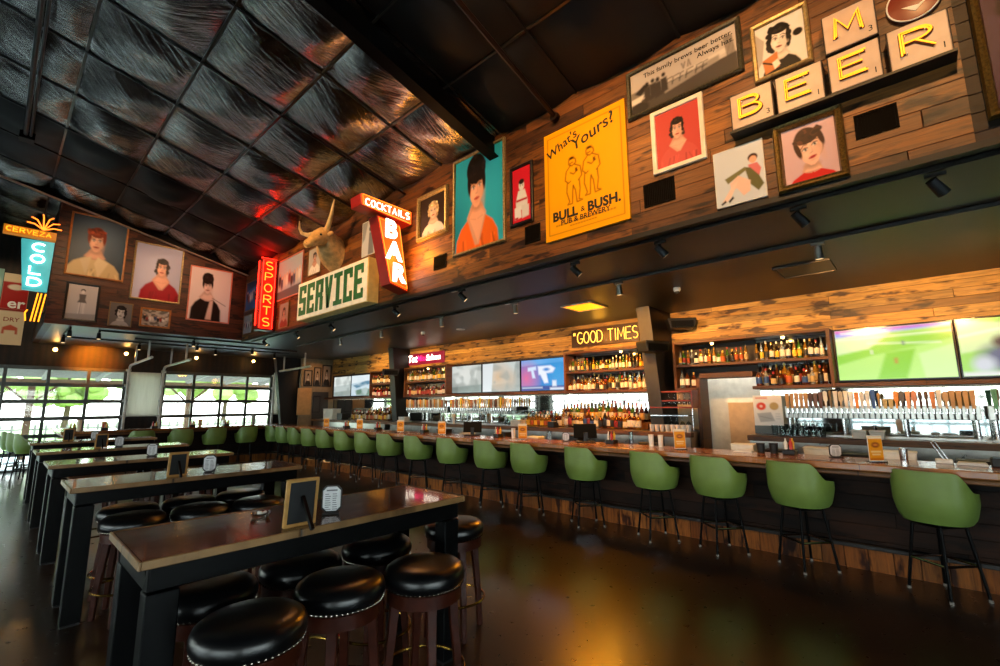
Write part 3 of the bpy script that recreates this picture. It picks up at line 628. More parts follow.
for x, y, lb in [(.64, 14.95, 'nearest of three by the left glazed door'), (.54, 15.75, 'middle of three by the left glazed door'), (.45, 16.5, 'farthest of three by the left glazed door')]:
    dup(ch0, (x, y, 0), .05, 'green barrel bar chair in profile, '+lb)

# ================================================================== the bar
t = thing('bar_counter', 'long wooden bar counter with plank front and dark foot ledge', 'bar counter', (5.5, 0, 0))
o = (-5.5, 0, 0)
def part(mb, nm, mt, par=None, **k):
    return mb.build(nm, mt, par or t, loc=o, **k)
part(MB().box(5.5, 6.15, -4, 15.2, .985, 1.05), 'countertop', M_bartop, bevel=.01, seg=2)
part(MB().box(1.7, 5.5, 14.6, 15.2, .985, 1.05), 'countertop', M_bartopx, bevel=.01, seg=2)
part(MB().box(1.1, 1.7, 14.6, 16.95, .985, 1.05), 'countertop', M_bartop, bevel=.01, seg=2)
part(MB().box(5.53, 5.58, -4, 14.63, .935, .985).box(1.13, 5.53, 14.63, 14.68, .935, .985).box(1.13, 1.18, 14.68, 16.95, .935, .985), 'edge_moulding', M_ledge, bevel=.012)
part(MB().box(5.95, 6.08, -4, 15.0, .0, .985).box(1.4, 1.53, 14.9, 16.95, 0, .985), 'front_panel', M_front, bevel=.004)
part(MB().box(1.53, 5.95, 14.9, 15.0, 0, .985), 'front_panel', M_frontx, bevel=.004)
part(MB().box(5.915, 5.95, -4, 14.865, 0, .2).box(1.365, 1.4, 14.865, 16.95, 0, .2), 'kick_board', M_kick)
part(MB().box(1.4, 5.915, 14.865, 14.9, 0, .2), 'kick_board', M_kickx)
part(MB().box(5.89, 5.95, -4, 14.84, .2, .245).box(1.34, 5.89, 14.84, 14.9, .2, .245).box(1.34, 1.4, 14.9, 16.95, .2, .245), 'foot_ledge', M_dk, bevel=.006)
t = thing('back_bar_cabinet', 'long back bar cabinet with brown wooden ledge behind the bar counter', 'cabinet', (7.75, 0, 0)); o = (-7.75, 0, 0)
for y0, y1 in [(-4, 2.04), (2.91, 3.37), (3.63, 11.51), (11.77, 16.3)]:
    part(MB().box(7.82, 8.58, y0+.01, y1-.01, 0, 1.055), 'cabinet_body', M_steel)
    part(MB().box(7.86, 8.58, y0, y1, 1.055, 1.131), 'worktop', M_steel)
for y0, y1 in [(-4, 2.04), (2.87, 16.3)]: part(MB().box(7.74, 7.86, y0, y1, 1.055, 1.131), 'ledge_board', M_ledge, bevel=.006)
t = thing('bar_work_station', 'stainless steel bartender work station behind the bar counter', 'work station', (6.2, 0, 0)); o = (-6.2, 0, 0)
part(MB().box(6.1, 6.62, -4, 14.8, .84, .88), 'worktop', M_steel, bevel=.005); part(MB().box(6.12, 6.58, -4, 14.8, .05, .84), 'body', M_alu)
# shelving
def shelf_unit(y0, y1, label, lower=True, low=None):
    t = thing('liquor_shelf', label, 'shelf', (8.4, (y0+y1)/2, 1.83)); yo = (y0+y1)/2
    T = lambda a, b, c, d, e, f: MB().box(a-8.4, b-8.4, c-yo, d-yo, e-1.83, f-1.83)
    for y in (y0, y1-.05): T(8.2, 8.56, y, y+.05, 1.83, 2.7).build('post', M_post, t, bevel=.004)
    for z in ([2.245] if lower else []): T(8.21, 8.56, y0+.05, y1-.05, z, z+.045).build('shelf_board', M_shelf, t, bevel=.004)
    for a, b in (low or [(y0+.05, y1-.05)]): T(8.2, 8.56, a, b, 1.83, 1.88).build('shelf_board', M_shelf, t, bevel=.004)
    T(8.2, 8.56, y0+.05, y1-.05, 2.66, 2.7).build('top_board', M_shelf, t, bevel=.004)
    return t
shelf_unit(.93, 3.28, 'wooden liquor shelf between the football screens and the black column', low=[(.98, 2.02), (2.84, 3.23)])
tag(MB().box(-.17, .16, -.42, .42, 0, .09).build('door_lintel', M_shelf, bevel=.004, loc=(8.4, 2.43, 2.035)), 'wooden lintel over the service doorway under the liquor shelf', 'lintel')
MBx = MB().box(8.2, 8.6, 2.84, 2.9, 0, 2.035); tag(MBx.build('door_post', M_post), 'dark wooden post on the left of the service doorway', 'post')
shelf_unit(3.72, 5.66, 'wooden liquor shelf below the yellow neon words')
shelf_unit(9.5, 11.42, 'wooden liquor shelf below the red and white neon sign')
shelf_unit(11.95, 13.3, 'wooden liquor shelf beside the farthest televisions')
for y0, y1, lb in [(-4, .93, 'wooden ledge under the football screens'), (5.66, 9.5, 'wooden ledge under the two middle televisions'), (13.3, 16.3, 'wooden ledge under the farthest televisions')]:
    t = thing('screen_ledge', lb, 'shelf', (8.4, (y0+y1)/2, 1.83)); L = (y1-y0)/2
    MB().box(-.2, .16, -L, L, 0, .06).build('shelf_board', M_shelf, t, bevel=.004); MB().box(.1, .16, -L, L, .06, .87).build('back_panel', P('dark_stained_panel', '2a1a10', .5), t)
for y0, y1, lb in [(-4, 2.0, 'wall mirror behind the beer taps on the right'), (3.66, 11.5, 'wall mirror behind the bottles below the middle televisions'), (11.8, 16.3, 'wall mirror behind the far end of the back bar')]:
    tag(MB().box(-.01, .01, -(y1-y0)/2, (y1-y0)/2, 0, 1.56).build('back_bar_mirror', M_mirror, loc=(8.6, (y0+y1)/2, 1.135)), lb, 'mirror')
for y0, y1, lb in [(-3.9, .93, 'under the football screens'), (.98, 2.0, 'under the right liquor shelf'), (3.75, 5.65, 'under the middle liquor shelf'), (5.7, 9.45, 'under the two middle televisions'), (9.55, 11.4, 'under the shelf below the red neon'), (12., 13.3, 'under the far liquor shelf'), (13.4, 16.2, 'under the farthest televisions')]:
    t = thing('light_strip', 'glowing white light strip '+lb, 'light', (8.5, (y0+y1)/2, 1.828)); L = (y1-y0)/2-.02
    MB().box(-.02, .02, -L, L, -.012, 0).build('diffuser', E_led, t); MB().box(-.026, -.0205, -L, L, -.016, 0).build('channel', M_alu, t)  # strips added to whiten the mirror and light the bottles
# ------------------------------------------------------------------ televisions
def tv(y0, y1, z0, z1, ops, label):
    w, h = y1-y0, z1-z0
    t = thing('television', label, 'television', (8.46, (y0+y1)/2, (z0+z1)/2), FW)
    MB().box(-w/2, w/2, -.035, .04, -h/2, h/2).build('casing', M_dk, t, bevel=.004)
    MB().frame(w, h, [(0, .03), (0, .042), (.014, .042), (.014, .036)]).build('bezel', P('gloss_black', '050506', .15), t)
    paint(w-.028, h-.028, ops, 'screen', M_screen, t, n=64, loc=(0, -.0375, 0))
    MB().box(-w*.2, w*.2, .04, .06, -.1, .1).build('wall_bracket', M_blk, t)
    return t
FIELD = [('bg', 'bdf07a'), ('p', '8fd83e', [(0, .3), (.4, .12), (1, .1), (1, .3), (.3, .55), (0, .7)]), ('p', 'e0f5b5', [(0, .1), (.5, .12), (.3, .4), (0, .5)]), ('p', '8ad430', [(.45, .5), (.7, .45), (.6, 1), (.35, 1)]), ('p', 'd4f5a4', [(.72, .55), (1, .4), (1, 1), (.75, 1)]),
         ('p', '8a9cf2', [(0, 0), (1, 0), (1, .06), (0, .15)]), ('p', 'd05ac4', [(.0, 0), (1, 0), (1, .03), (.35, .06), (0, .06)]), ('l', 'f4ffe0', [(.0, .2), (1, .16)], .006), ('rect', 'e9eef5', .06, .05, .25, .08), ('l', 'f4ffe0', [(.3, .3), (.9, .36)], .004),
         ('rect', 'f6f6f2', .32, .44, .33, .5), ('rect', '35407a', .6, .3, .61, .36), ('rect', 'd84a3a', .52, .62, .535, .7)]
tv(-.37, .91, 1.92, 2.68, FIELD, 'large television showing a bright green football pitch, left of the two on the right')
tv(-1.67, -.39, 1.92, 2.68, [('bg', '9fdc5c'), ('p', 'd8efae', [(0, 0), (.35, .1), (.3, .5), (0, .6)]), ('e', '5c6480', .36, .72, .22, .26, .2, .05), ('e', '4a3a3a', .3, .42, .06, .1, 0, .03), ('e', 'cfd4dc', .16, .8, .08, .14, 0, .04), ('rect', 'e4e4e4', 0, .93, 1, 1), ('l', 'f4ffe0', [(0, .3), (.3, .2)], .01)], 'large television at the right edge showing a close-up of a player')
HAZE = [('bg', 'a9b1ad'), ('p', 'c9d0cc', [(0, 0), (.9, 0), (.8, .7), (0, .8)]), ('e', 'e0e3de', .5, .35, .3, .3, 0, .3), ('p', '8d9c98', [(0, .8), (1, .72), (1, 1), (0, 1)]), ('e', '6a7470', .2, .85, .2, .08, 0, .1), ('noise', '7d8884', .5, 3, 8)]
tv(8.36, 9.64, 1.91, 2.65, HAZE, 'television with pale misty picture, left of the two beside the red neon shelf')
tv(7.06, 8.34, 1.91, 2.65, HAZE[:2]+[('e', 'd8b48c', .45, .5, .2, .3, 0, .2), ('e', 'c8b8a4', .75, .6, .12, .25, 0, .1), ('noise', '8b9a9a', .5, 5, 7), ('p', 'dfe6e8', [(0, 0), (.3, 0), (.25, 1), (0, 1)])], 'television with pale misty picture, next to the blue screen')
tv(5.78, 7.04, 1.91, 2.65, [('bg', '1d7fd0'), ('p', '6ab0ea', [(0, .0), (1, .0), (1, .12), (0, .2)]), ('e', 'e06a9c', .12, .6, .2, .35, 0, .2), ('e', '1f9ade', .85, .5, .25, .5, 0, .2), ('p', 'd6e6ff', [(.16, .25), (.36, .22), (.36, .34), (.3, .35), (.34, .6), (.27, .6), (.24, .36), (.16, .37)]), ('p', 'eaf1ff', [(.4, .22), (.7, .22), (.8, .32), (.74, .44), (.6, .46), (.64, .76), (.55, .78), (.46, .5), (.42, .5)]), ('e', '2f86d6', .6, .34, .07, .05), ('rect', '1a3f94', 0, .86, 1, 1), ('rect', 'f0f4fa', .68, .93, .98, .985), ('rect', 'dde8f5', .73, .7, .82, .88), ('rect', 'd8e4f4', .02, .9, .5, .925)], 'television with a bright blue picture beside the middle liquor shelf')
tv(14.84, 16.05, 1.92, 2.64, [('bg', 'bdc9c6'), ('p', 'e2eae6', [(0, 0), (1, 0), (1, .4), (0, .5)]), ('p', '9aa8a2', [(0, .8), (1, .7), (1, 1), (0, 1)]), ('noise', '8d9a96', .5, 11, 7)], 'farthest television in the far back corner of the bar, left of its pair')
tv(13.62, 14.82, 1.92, 2.64, [('bg', 'bfd6e2'), ('p', '5d8aa4', [(.1, .5), (.7, .3), (1, .3), (1, .45), (.3, .62)]), ('p', 'e8f2f6', [(0, 0), (1, 0), (1, .25), (0, .4)]), ('p', '6b8a78', [(.2, .75), (.8, .62), (1, .7), (1, 1), (.3, 1)]), ('noise', 'dcebf0', .5, 13, 6)], 'far television with blue and white picture, right of its pair')
# ------------------------------------------------------------------ bottles
GL = {'amber': P('amber_glass', '6e340e', .12, coat=.4, trans=.55, var=.05), 'gold': P('golden_glass', 'c08a2a', .12, coat=.4, trans=.6, var=.05), 'green': P('green_glass', '4f8f28', .12, coat=.4, trans=.6, var=.05),
      'clear': P('clear_glass', 'd5dcd8', .08, coat=.4, trans=.75, var=.03), 'dark': P('dark_glass', '1c120c', .15, coat=.4), 'red': P('red_glass', '9c1f12', .14, coat=.4, trans=.4)}
LB = [P('label_white', 'd6cfbf', .6), P('label_cream', 'b89c68', .6), P('label_black', '1b1815', .5), P('label_red', '8a2018', .55), P('label_yellow', 'e2b02a', .55), P('label_blue', '2a4d8c', .55), P('label_orange', 'a84c18', .55)]
CAP = [P('cap_black', '151313', .4), P('cap_gold', 'a98a3c', .35, .6), P('cap_red', '9a2018', .4), P('cap_white', 'd8d4cb', .5)]
SHAPES = {'tall': ([(0, 0), (.035, .0), (.038, .01), (.038, .17), (.034, .195), (.016, .225), (.0135, .24), (.0135, .29), (0, .29)], .05, .15, .0386, .295),
 'squat': ([(0, 0), (.044, 0), (.047, .012), (.047, .13), (.042, .155), (.018, .18), (.0155, .19), (.0155, .235), (0, .235)], .03, .12, .0476, .24),
 'slim': ([(0, 0), (.03, 0), (.032, .01), (.032, .16), (.026, .2), (.014, .235), (.0125, .25), (.0125, .31), (0, .31)], .04, .14, .0326, .315),
 'wide': ([(0, 0), (.04, 0), (.043, .01), (.044, .06), (.04, .17), (.024, .2), (.0145, .21), (.0145, .265), (0, .265)], .04, .14, .0446, .27),
 'beer': ([(0, 0), (.029, 0), (.031, .008), (.031, .125), (.024, .16), (.0135, .195), (.013, .225), (0, .225)], .04, .11, .0316, .23)}
_b = {}
def bottle_mesh(shape, col, lab, cap):
    key = (shape, col, lab, cap)
    if key not in _b:
        pr, z0, z1, rl, zt = SHAPES[shape]; m = MB(); m.lathe(pr, 12, 0)
        m.lathe([(rl, z0), (rl+.0004, z0+.002), (rl+.0004, z1), (rl, z1+.002)], 12, 1)
        rc = pr[-2][0]+.002; m.lathe([(rc, zt-.04), (rc, zt), (rc*.6, zt+.004), (0, zt+.004)], 10, 2)
        o = m.build('liquor_bottle', [GL[col], LB[lab], CAP[cap]], smooth=True); _b[key] = o.data; bpy.data.objects.remove(o)
    return _b[key]
CN = {'amber': 'amber', 'gold': 'golden yellow', 'green': 'green', 'clear': 'clear', 'dark': 'dark brown', 'red': 'red'}
def bottles(y0, y1, z, x, step, where, grp, mixc, shapes=('tall', 'squat', 'slim', 'wide', 'tall'), labs=(0, 0, 1, 0, 2, 3, 4, 6), sc=1.0):
    y = y1-.05; k = 0
    while y > y0+.04:
        c = mixc[k % len(mixc)] if random.random() < .75 else random.choice(mixc); sh = random.choice(shapes)
        o = bpy.data.objects.new('liquor_bottle', bottle_mesh(sh, c, random.choice(labs), random.randrange(4))); COL.objects.link(o)
        o.location = (x+random.uniform(-.012, .012), y+random.uniform(-.006, .006), z); s = sc*random.uniform(.95, 1.08); o.scale = (s, s, s*random.uniform(.98, 1.06)); o.rotation_euler.z = random.uniform(0, 6)
        tag(o, '%s bottle %s' % (CN[c], where), 'bottle', grp); y -= step*random.uniform(.95, 1.1); k += 1
WINE = ('slim', 'tall', 'slim')
bottles(2.0, 3.23, 2.29, 8.3, .071, 'on the upper right shelf above the service doorway', 'upper right shelf bottles over the doorway', ['clear', 'green', 'gold', 'green', 'dark', 'gold', 'clear', 'gold'], WINE+('squat',), sc=.84)
bottles(.98, 1.99, 2.29, 8.3, .073, 'on the upper right shelf next to the football screen', 'upper right shelf bottles beside the screen', ['gold', 'green', 'gold', 'dark', 'dark', 'clear', 'dark'], ('tall', 'tall', 'slim'), (0, 4, 2, 0), .88)
bottles(.98, 1.98, 1.88, 8.29, .1, 'in the front row of the lower right shelf by the football screen', 'lower right shelf front row', ['amber', 'clear', 'dark', 'amber', 'gold', 'dark'], ('tall', 'squat', 'wide'), (0, 1, 0, 2, 6, 0, 5), .92)
bottles(1.0, 1.95, 1.88, 8.43, .1, 'in the back row of the lower right shelf by the football screen', 'lower right shelf back row', ['amber', 'dark', 'amber', 'gold'], ('slim', 'tall'), (0, 1, 3), 1.1)
bottles(2.86, 3.22, 1.88, 8.3, .1, 'on the small shelf between doorway and black column', 'bottles between doorway and column', ['clear', 'amber', 'amber'], ('tall', 'wide'), (0, 6))
bottles(3.8, 5.6, 2.29, 8.3, .072, 'on the upper shelf below the yellow neon words', 'upper shelf below yellow neon', ['gold', 'green', 'gold', 'amber', 'dark', 'green', 'clear', 'dark'], ('tall', 'slim', 'beer'), (0, 1, 4, 0, 2), .84)
bottles(3.8, 5.6, 1.88, 8.29, .092, 'in the front row of the lower shelf below the yellow neon words', 'lower middle shelf front row', ['amber', 'clear', 'amber', 'gold', 'amber', 'clear', 'amber'], ('tall', 'squat', 'wide'), (0, 0, 1, 0, 2), .92)
bottles(3.82, 5.58, 1.88, 8.43, .095, 'in the back row of the lower shelf below the yellow neon words', 'lower middle shelf back row', ['clear', 'amber', 'dark', 'gold', 'clear', 'green'], ('slim', 'tall'), (0, 1, 0), 1.05)
tag(MB().box(-.1, .1, -1., 1., 0, .12).build('bottle_riser', M_ledge, bevel=.004, loc=(8.42, 4.88, 1.131)), 'wooden riser lifting the back row of bottles on the middle ledge', 'riser')
bottles(3.85, 5.9, 1.131, 8.16, .088, 'in the front row on the back bar ledge below the middle shelf', 'front row on the middle back bar ledge', ['amber', 'amber', 'gold', 'clear', 'amber', 'dark', 'amber', 'gold'], ('tall', 'squat', 'wide'), (0, 0, 1, 6, 3, 2, 5), 1.15)
bottles(3.92, 5.85, 1.251, 8.4, .085, 'in the raised back row on the ledge below the middle shelf', 'raised back row on the middle ledge', ['gold', 'amber', 'green', 'clear', 'green', 'gold', 'amber', 'green'], ('slim', 'tall'), (0, 1, 4, 0), 1.2)
bottles(5.95, 6.6, 1.131, 8.1, .09, 'of juice standing on the ledge left of the middle liquor bottles', 'juice bottles on the ledge', ['gold'], ('squat',), (4, 6), 1.05)
bottles(6.0, 6.9, 1.131, 8.36, .1, 'behind the juice bottles on the middle ledge', 'bottles behind the juice', ['clear', 'amber', 'clear'], ('tall', 'wide'), (0, 5, 0), 1.1)
bottles(9.56, 11.36, 2.29, 8.3, .088, 'on the upper shelf below the red and white neon', 'upper shelf below red neon', ['gold', 'clear', 'amber', 'green', 'gold'], ('tall', 'slim'), (0, 1, 0, 4))
bottles(9.56, 11.36, 1.88, 8.3, .09, 'on the lower shelf below the red and white neon', 'lower shelf below red neon', ['amber', 'red', 'amber', 'clear', 'amber'], ('tall', 'wide', 'squat'), (0, 3, 1))
bottles(12.02, 13.25, 2.29, 8.3, .09, 'on the upper shelf beside the farthest televisions', 'far upper shelf bottles', ['clear', 'amber', 'gold'], ('squat', 'tall'), (0, 1))
bottles(12.02, 13.25, 1.88, 8.3, .09, 'on the lower shelf beside the farthest televisions', 'far lower shelf bottles', ['red', 'amber', 'dark', 'red'], ('tall', 'squat'), (0, 3, 1))
bottles(12., 14.3, 1.131, 8.2, .095, 'in the front row on the ledge below the far shelf', 'far ledge front row', ['amber', 'gold', 'amber', 'clear', 'gold'], ('tall', 'squat', 'wide'), (0, 1, 4, 6), 1.15)
bottles(12., 13.6, 1.131, 8.4, .1, 'in the back row on the ledge below the far shelf', 'far ledge back row', ['gold', 'amber', 'green'], ('slim', 'tall'), (0, 1), 1.3)
# ================================================================== framed pictures
def portrait(bg, hair, skin, cloth, fx=.5, fy=.38, s=.17, style='up', vee=.12, tilt=0., lips='a8352e', extra=(), bg2=None, sh=.44, seed=1, lapel=None):
    """a head-and-shoulders studio print: back hair, shoulders, neck, face, hair with curls, features"""
    rn = random.Random(seed+int(fx*1000)+int(fy*977)); mul = lambda c, k: tuple(min(1, x*k+.002) for x in C(c))
    dk, md, lt = mul(skin, .55), mul(skin, .8), mul(skin, 1.18); sx = s*.72; sy = s*.98; o = [('bg', bg)]
    if bg2: o.append(('e', bg2, .55, .35, .4, .4, 0, .4))
    o += list(extra); c, sn = math.cos(tilt), math.sin(tilt)
    def q(dx, dy): return fx+(dx*c-dy*sn)*sx, fy+(dx*sn+dy*c)*sy
    def lock(x, y, r, k=1.): o.append(('e', mul(hair, k), x, y, r*rn.uniform(.8, 1.3), r*rn.uniform(.6, 1.), rn.uniform(-.8, .8), .012))
    low = {'up': .35, 'tall': .2, 'short': .2, 'bob': .95, 'long': 1.5}[style]
    for k in range(34):
        a = rn.uniform(-1, 1)
        if style in ('bob', 'long'): lock(*q(a*1.22, rn.uniform(-.7, low)*(1-.3*a*a)), s*.26, rn.choice((.7, 1., 1.5)))
    yb = fy+sy*1.02
    o += [('p', cloth, [(fx-sh, 1.01), (fx-sh*.95, yb+.3), (fx-sh*.74, yb+.19), (fx-.12, yb+.08), (fx+.12, yb+.08), (fx+sh*.74, yb+.19), (fx+sh*.95, yb+.3), (fx+sh, 1.01)])]
    for k in range(9): x = fx+rn.uniform(-.9, .9)*sh; o.append(('l', mul(cloth, rn.choice((.55, .7, 1.3))), [(x, yb+.3+abs(x-fx)*.1), (x+rn.uniform(-.08, .08), 1.0)], rn.uniform(.006, .018)))
    o += [('p', md, [(fx-.2, yb+.09), (fx-sx*.5, yb-.06), (fx+sx*.5, yb-.06), (fx+.2, yb+.09), (fx+.05, yb+.1+vee), (fx-.03, yb+.1+vee)]), ('p', skin, [(fx-.15, yb+.1), (fx-sx*.2, yb-.02), (fx+sx*.45, yb-.02), (fx+.17, yb+.1), (fx+.03, yb+.08+vee)]),
          ('e', dk, fx+.01, fy+sy*1.0, sx*.62, sy*.2, 0, .04), ('l', md, [(fx-.12, yb+.11), (fx-.02, yb+.13)], .006), ('l', md, [(fx+.12, yb+.11), (fx+.03, yb+.13)], .006)]
    if lapel: o += [('p', mul(lapel, .85), [(fx-.06, yb+.08), (fx-.26, yb+.16), (fx-.12, yb+.42)]), ('p', lapel, [(fx+.06, yb+.08), (fx+.26, yb+.16), (fx+.1, yb+.44), (fx, yb+.2)])]
    o += [('e', hair, *q(0, -.3), sx*1.2, sy*.98, tilt, .012), ('e', skin, *q(0, -.12), sx*.98, sy*.82, tilt, .01), ('p', skin, [q(-.93, .05), q(-.78, .55), q(-.32, .98), q(0, 1.06), q(.32, .98), q(.78, .55), q(.93, .05)]), ('e', lt, *q(-.25, -.3), sx*.5, sy*.3, tilt, .06), ('e', lt, *q(-.4, .28), sx*.28, sy*.2, tilt, .05), ('e', md, *q(.72, .2), sx*.25, sy*.6, tilt, .05), ('e', mul(skin, .9), *q(.45, .32), sx*.25, sy*.16, tilt, .05)]
    top = {'up': (-.72, 1.05, .42), 'tall': (-.95, 1.32, .8), 'short': (-.78, 1., .3), 'bob': (-.8, 1.12, .36), 'long': (-.8, 1.12, .36)}[style]
    o += [('e', hair, *q(0, top[0]), sx*top[1], sy*top[2], tilt, .01), ('e', hair, *q(-1.0, -.3), sx*.24, sy*.55, tilt, .01), ('e', hair, *q(1.02, -.3), sx*.24, sy*.55, tilt, .01)]
    for k in range(30):
        a = rn.uniform(-1.1, 1.1); lock(*q(a, top[0]-top[2]*rn.uniform(-.35, .95)*(1-.45*a*a)), s*rn.uniform(.09, .19), rn.choice((.6, 1., 1., 1.7, 2.6)))
    if style in ('bob', 'long'):
        for k in range(16): d = rn.choice((-1, 1)); lock(*q(d*rn.uniform(1.0, 1.25), rn.uniform(-.5, low*.8)), s*.14, rn.choice((.6, 1., 1.8)))
    for d in (-1, 1):
        o += [('e', md, *q(.42*d, -.08), sx*.3, sy*.15, tilt, .02), ('e', 'e9e0d8', *q(.42*d, -.05), sx*.19, sy*.07, tilt), ('e', '120a08', *q(.42*d+.03, -.05), sx*.1, sy*.085, tilt), ('l', '1a0f0b', [q(d*.66, -.1), q(d*.42, -.17), q(d*.2, -.08)], s*.028), ('l', mul(hair, .8), [q(d*.74, -.24), q(d*.46, -.36), q(d*.18, -.28)], s*.034)]
    o += [('l', md, [q(.08, -.1), q(.14, .24), q(-.04, .3)], s*.03), ('l', dk, [q(-.12, .31), q(.12, .31)], s*.016), ('e', lips, *q(0, .58), sx*.32, sy*.085, tilt), ('l', mul(lips, .4), [q(-.3, .57), q(0, .59), q(.3, .57)], s*.016), ('e', md, *q(0, .76), sx*.2, sy*.04, tilt, .02)]
    return o
STY = {'gilt': ([(0, 0), (0, .03), (.012, .05), (.035, .042), (.05, .05), (.062, .03), (.066, .018)], M_silv, .062), 'ornate': ([(0, 0), (0, .03), (.01, .055), (.03, .045), (.045, .055), (.055, .025), (.058, .016)], M_gold, .056),
       'silver': ([(0, 0), (0, .035), (.01, .045), (.03, .04), (.036, .02)], P('champagne_gilt', '9c875c', .4, .5, var=.4, scale=40), .034), 'white': ([(0, 0), (0, .03), (.006, .034), (.04, .03), (.044, .016)], P('ivory_frame', 'ddd3bd', .5), .042),
       'black': ([(0, 0), (0, .03), (.008, .036), (.035, .03), (.04, .014)], P('black_frame', '14110f', .35), .038), 'thin': ([(0, 0), (0, .024), (.016, .024), (.018, .014)], P('bronze_frame', '7d6237', .4, .4), .017), 'wood': ([(0, 0), (0, .028), (.01, .034), (.034, .028), (.038, .014)], M_orangewood, .036),
       'carved': ([(0, 0), (0, .03), (.012, .045), (.035, .038), (.045, .02)], P('carved_dark_frame', '3d3a2c', .5, .2, var=.6, scale=50), .043), 'plain': ([(0, 0), (0, .022), (.006, .024), (.008, .02)], P('white_edge', 'd6d2c8', .5), .007), 'pink': ([(0, 0), (0, .026), (.026, .026), (.03, .014)], P('coral_frame', 'c9735a', .4), .028)}  # last style: red neon light put into a pale frame's colour
def picture(face, u0, u1, z0, z1, sty, ops, label, tilt=0., n=70, grp=None):
    w, h = u1-u0, z1-z0; cu, cz = (u0+u1)/2, (z0+z1)/2
    loc, rz = ((XF, cu, cz), FW) if face == 'F' else (((cu, YE, cz), 0.) if face == 'E' else ((face, cu, cz), FW) if not isinstance(face, tuple) else ((cu, face[1], cz), 0.))
    t = thing('framed_picture', label, 'picture', loc, rz, grp)
    if tilt: t.rotation_euler = (0, tilt, rz) if rz == 0 else (tilt, 0, rz)
    prof, mt, ins = STY[sty]; MB().frame(w, h, prof).build('frame', mt, t)
    paint(w-2*ins, h-2*ins, ops, 'print', M_print, t, n, loc=(0, -.014 if sty != 'plain' else -.021, 0))
    MB().box(-w/2+.004, w/2-.004, -.012, 0, -h/2+.004, h/2-.004).build('backing_board', M_dk, t)
    return t
SK, SKB = 'dfa283', 'b9b3ac'
picture('F', 4.82, 5.54, 4.09, 4.82, 'gilt', portrait('33271f', 'c9a878', 'd8b9a0', 'd9d0c4', .52, .4, .2, 'bob', .05), 'small framed portrait of a blonde woman in white beside the red neon bar sign')
t = picture('F', 3.70, 4.70, 3.67, 5.10, 'silver', portrait('2aa5bb', '17100e', 'd89c7c', 'd9601a', .46, .36, .21, 'tall', .3, -.05, 'b4493c', extra=(('e', '1d7f99', .1, .75, .3, .4, 0, .3),)), 'large turquoise portrait of a dark-haired woman in an orange top', n=96)
picture('F', 3.25, 3.62, 3.81, 4.60, 'black', [('bg', 'c8202e'), ('e', 'd8d2ca', .5, .33, .15, .1), ('e', '2a2422', .5, .26, .15, .05), ('e', '3a3330', .44, .33, .02, .012), ('e', '3a3330', .56, .33, .02, .012), ('p', 'dcd7d0', [(.32, .42), (.68, .42), (.82, .62), (.8, .78), (.2, .78), (.18, .62)]), ('rect', 'b01c26', .2, .58, .8, .62), ('p', 'e4e0da', [(.1, .72), (.45, .7), (.48, .92), (.12, .94)]), ('p', 'd4cfc8', [(.5, .7), (.9, .72), (.88, .92), (.52, .94)]), ('rect', 'b01c26', .12, .9, .3, .94)], 'narrow red picture of a seated baby in a black frame', n=48)
# --- yellow poster
FIG = lambda x, y, k: [('l', '5a3208', [(x+a*k*1.5, y+b*k) for a, b in pts], .006) for pts in ([(-.02, 0), (.03, -.03), (.08, 0), (.09, .06), (.03, .1), (-.02, .06), (-.02, 0)], [(0, .09), (-.06, .16), (-.08, .3), (-.03, .36), (.0, .34)], [(.07, .09), (.15, .15), (.17, .3), (.12, .36)], [(.0, .2), (.05, .24), (.11, .2)], [(-.05, .36), (-.06, .5), (-.02, .66), (-.05, .7), (.02, .7), (.03, .5), (.04, .42)], [(.13, .36), (.14, .5), (.12, .66), (.17, .69), (.09, .7), (.07, .5), (.04, .42)])]+[('e', '2a1808', x+.035*k, y-.03*k, .06*k, .022*k), ('l', '2a1808', [(x-.0, y+.05*k), (x+.06*k, y+.045*k)], .005), ('rect', '5a3208', x+.11*k, y+.15*k, x+.16*k, y+.21*k)]
yp = [('bg', 'f0a008'), ('l', '7a4a08', [(.05, .05), (.95, .05), (.95, .95), (.05, .95), (.05, .05)], .003)]+FIG(.34, .33, .56)+FIG(.56, .3, .56)
for k, yv in enumerate((.875, .905)):
    for i in range(22 - 12*k): yp.append(('rect', '8a5a0c', .14+.033*i+.18*k, yv, .162+.033*i+.18*k, yv+.01))
t = thing('pub_poster', 'big yellow poster with two line-drawn drinkers and BULL & BUSH lettering', 'poster', (XF, 2.53, 4.14), FW)
MB().box(-.53, .53, -.03, -.001, -.67, .67).build('board', P('amber_board', 'c98a10', .5), t, bevel=.003)
paint(1.056, 1.336, yp, 'print', M_print, t, 120, loc=(0, -.031, 0))
for a in (("What's", -.28, .455, .155, .38, .012, .15), ("Yours?", .125, .455, .2, .27, .014, .15), ("BULL", -.255, -.4, .15, 0, .042, 0), ("&", -.02, -.4, .085, 0, .01, 0), ("BUSH.", .24, -.4, .15, 0, .042, 0), ("PUB & BREWERY", 0, -.49, .085, 0, .022, 0)):
    add_text(MB0 := MB(), a[0], a[1], a[2], a[3], -.033, a[4], off=a[5], shear=a[6]); MB0.build('lettering', M_txt, t)
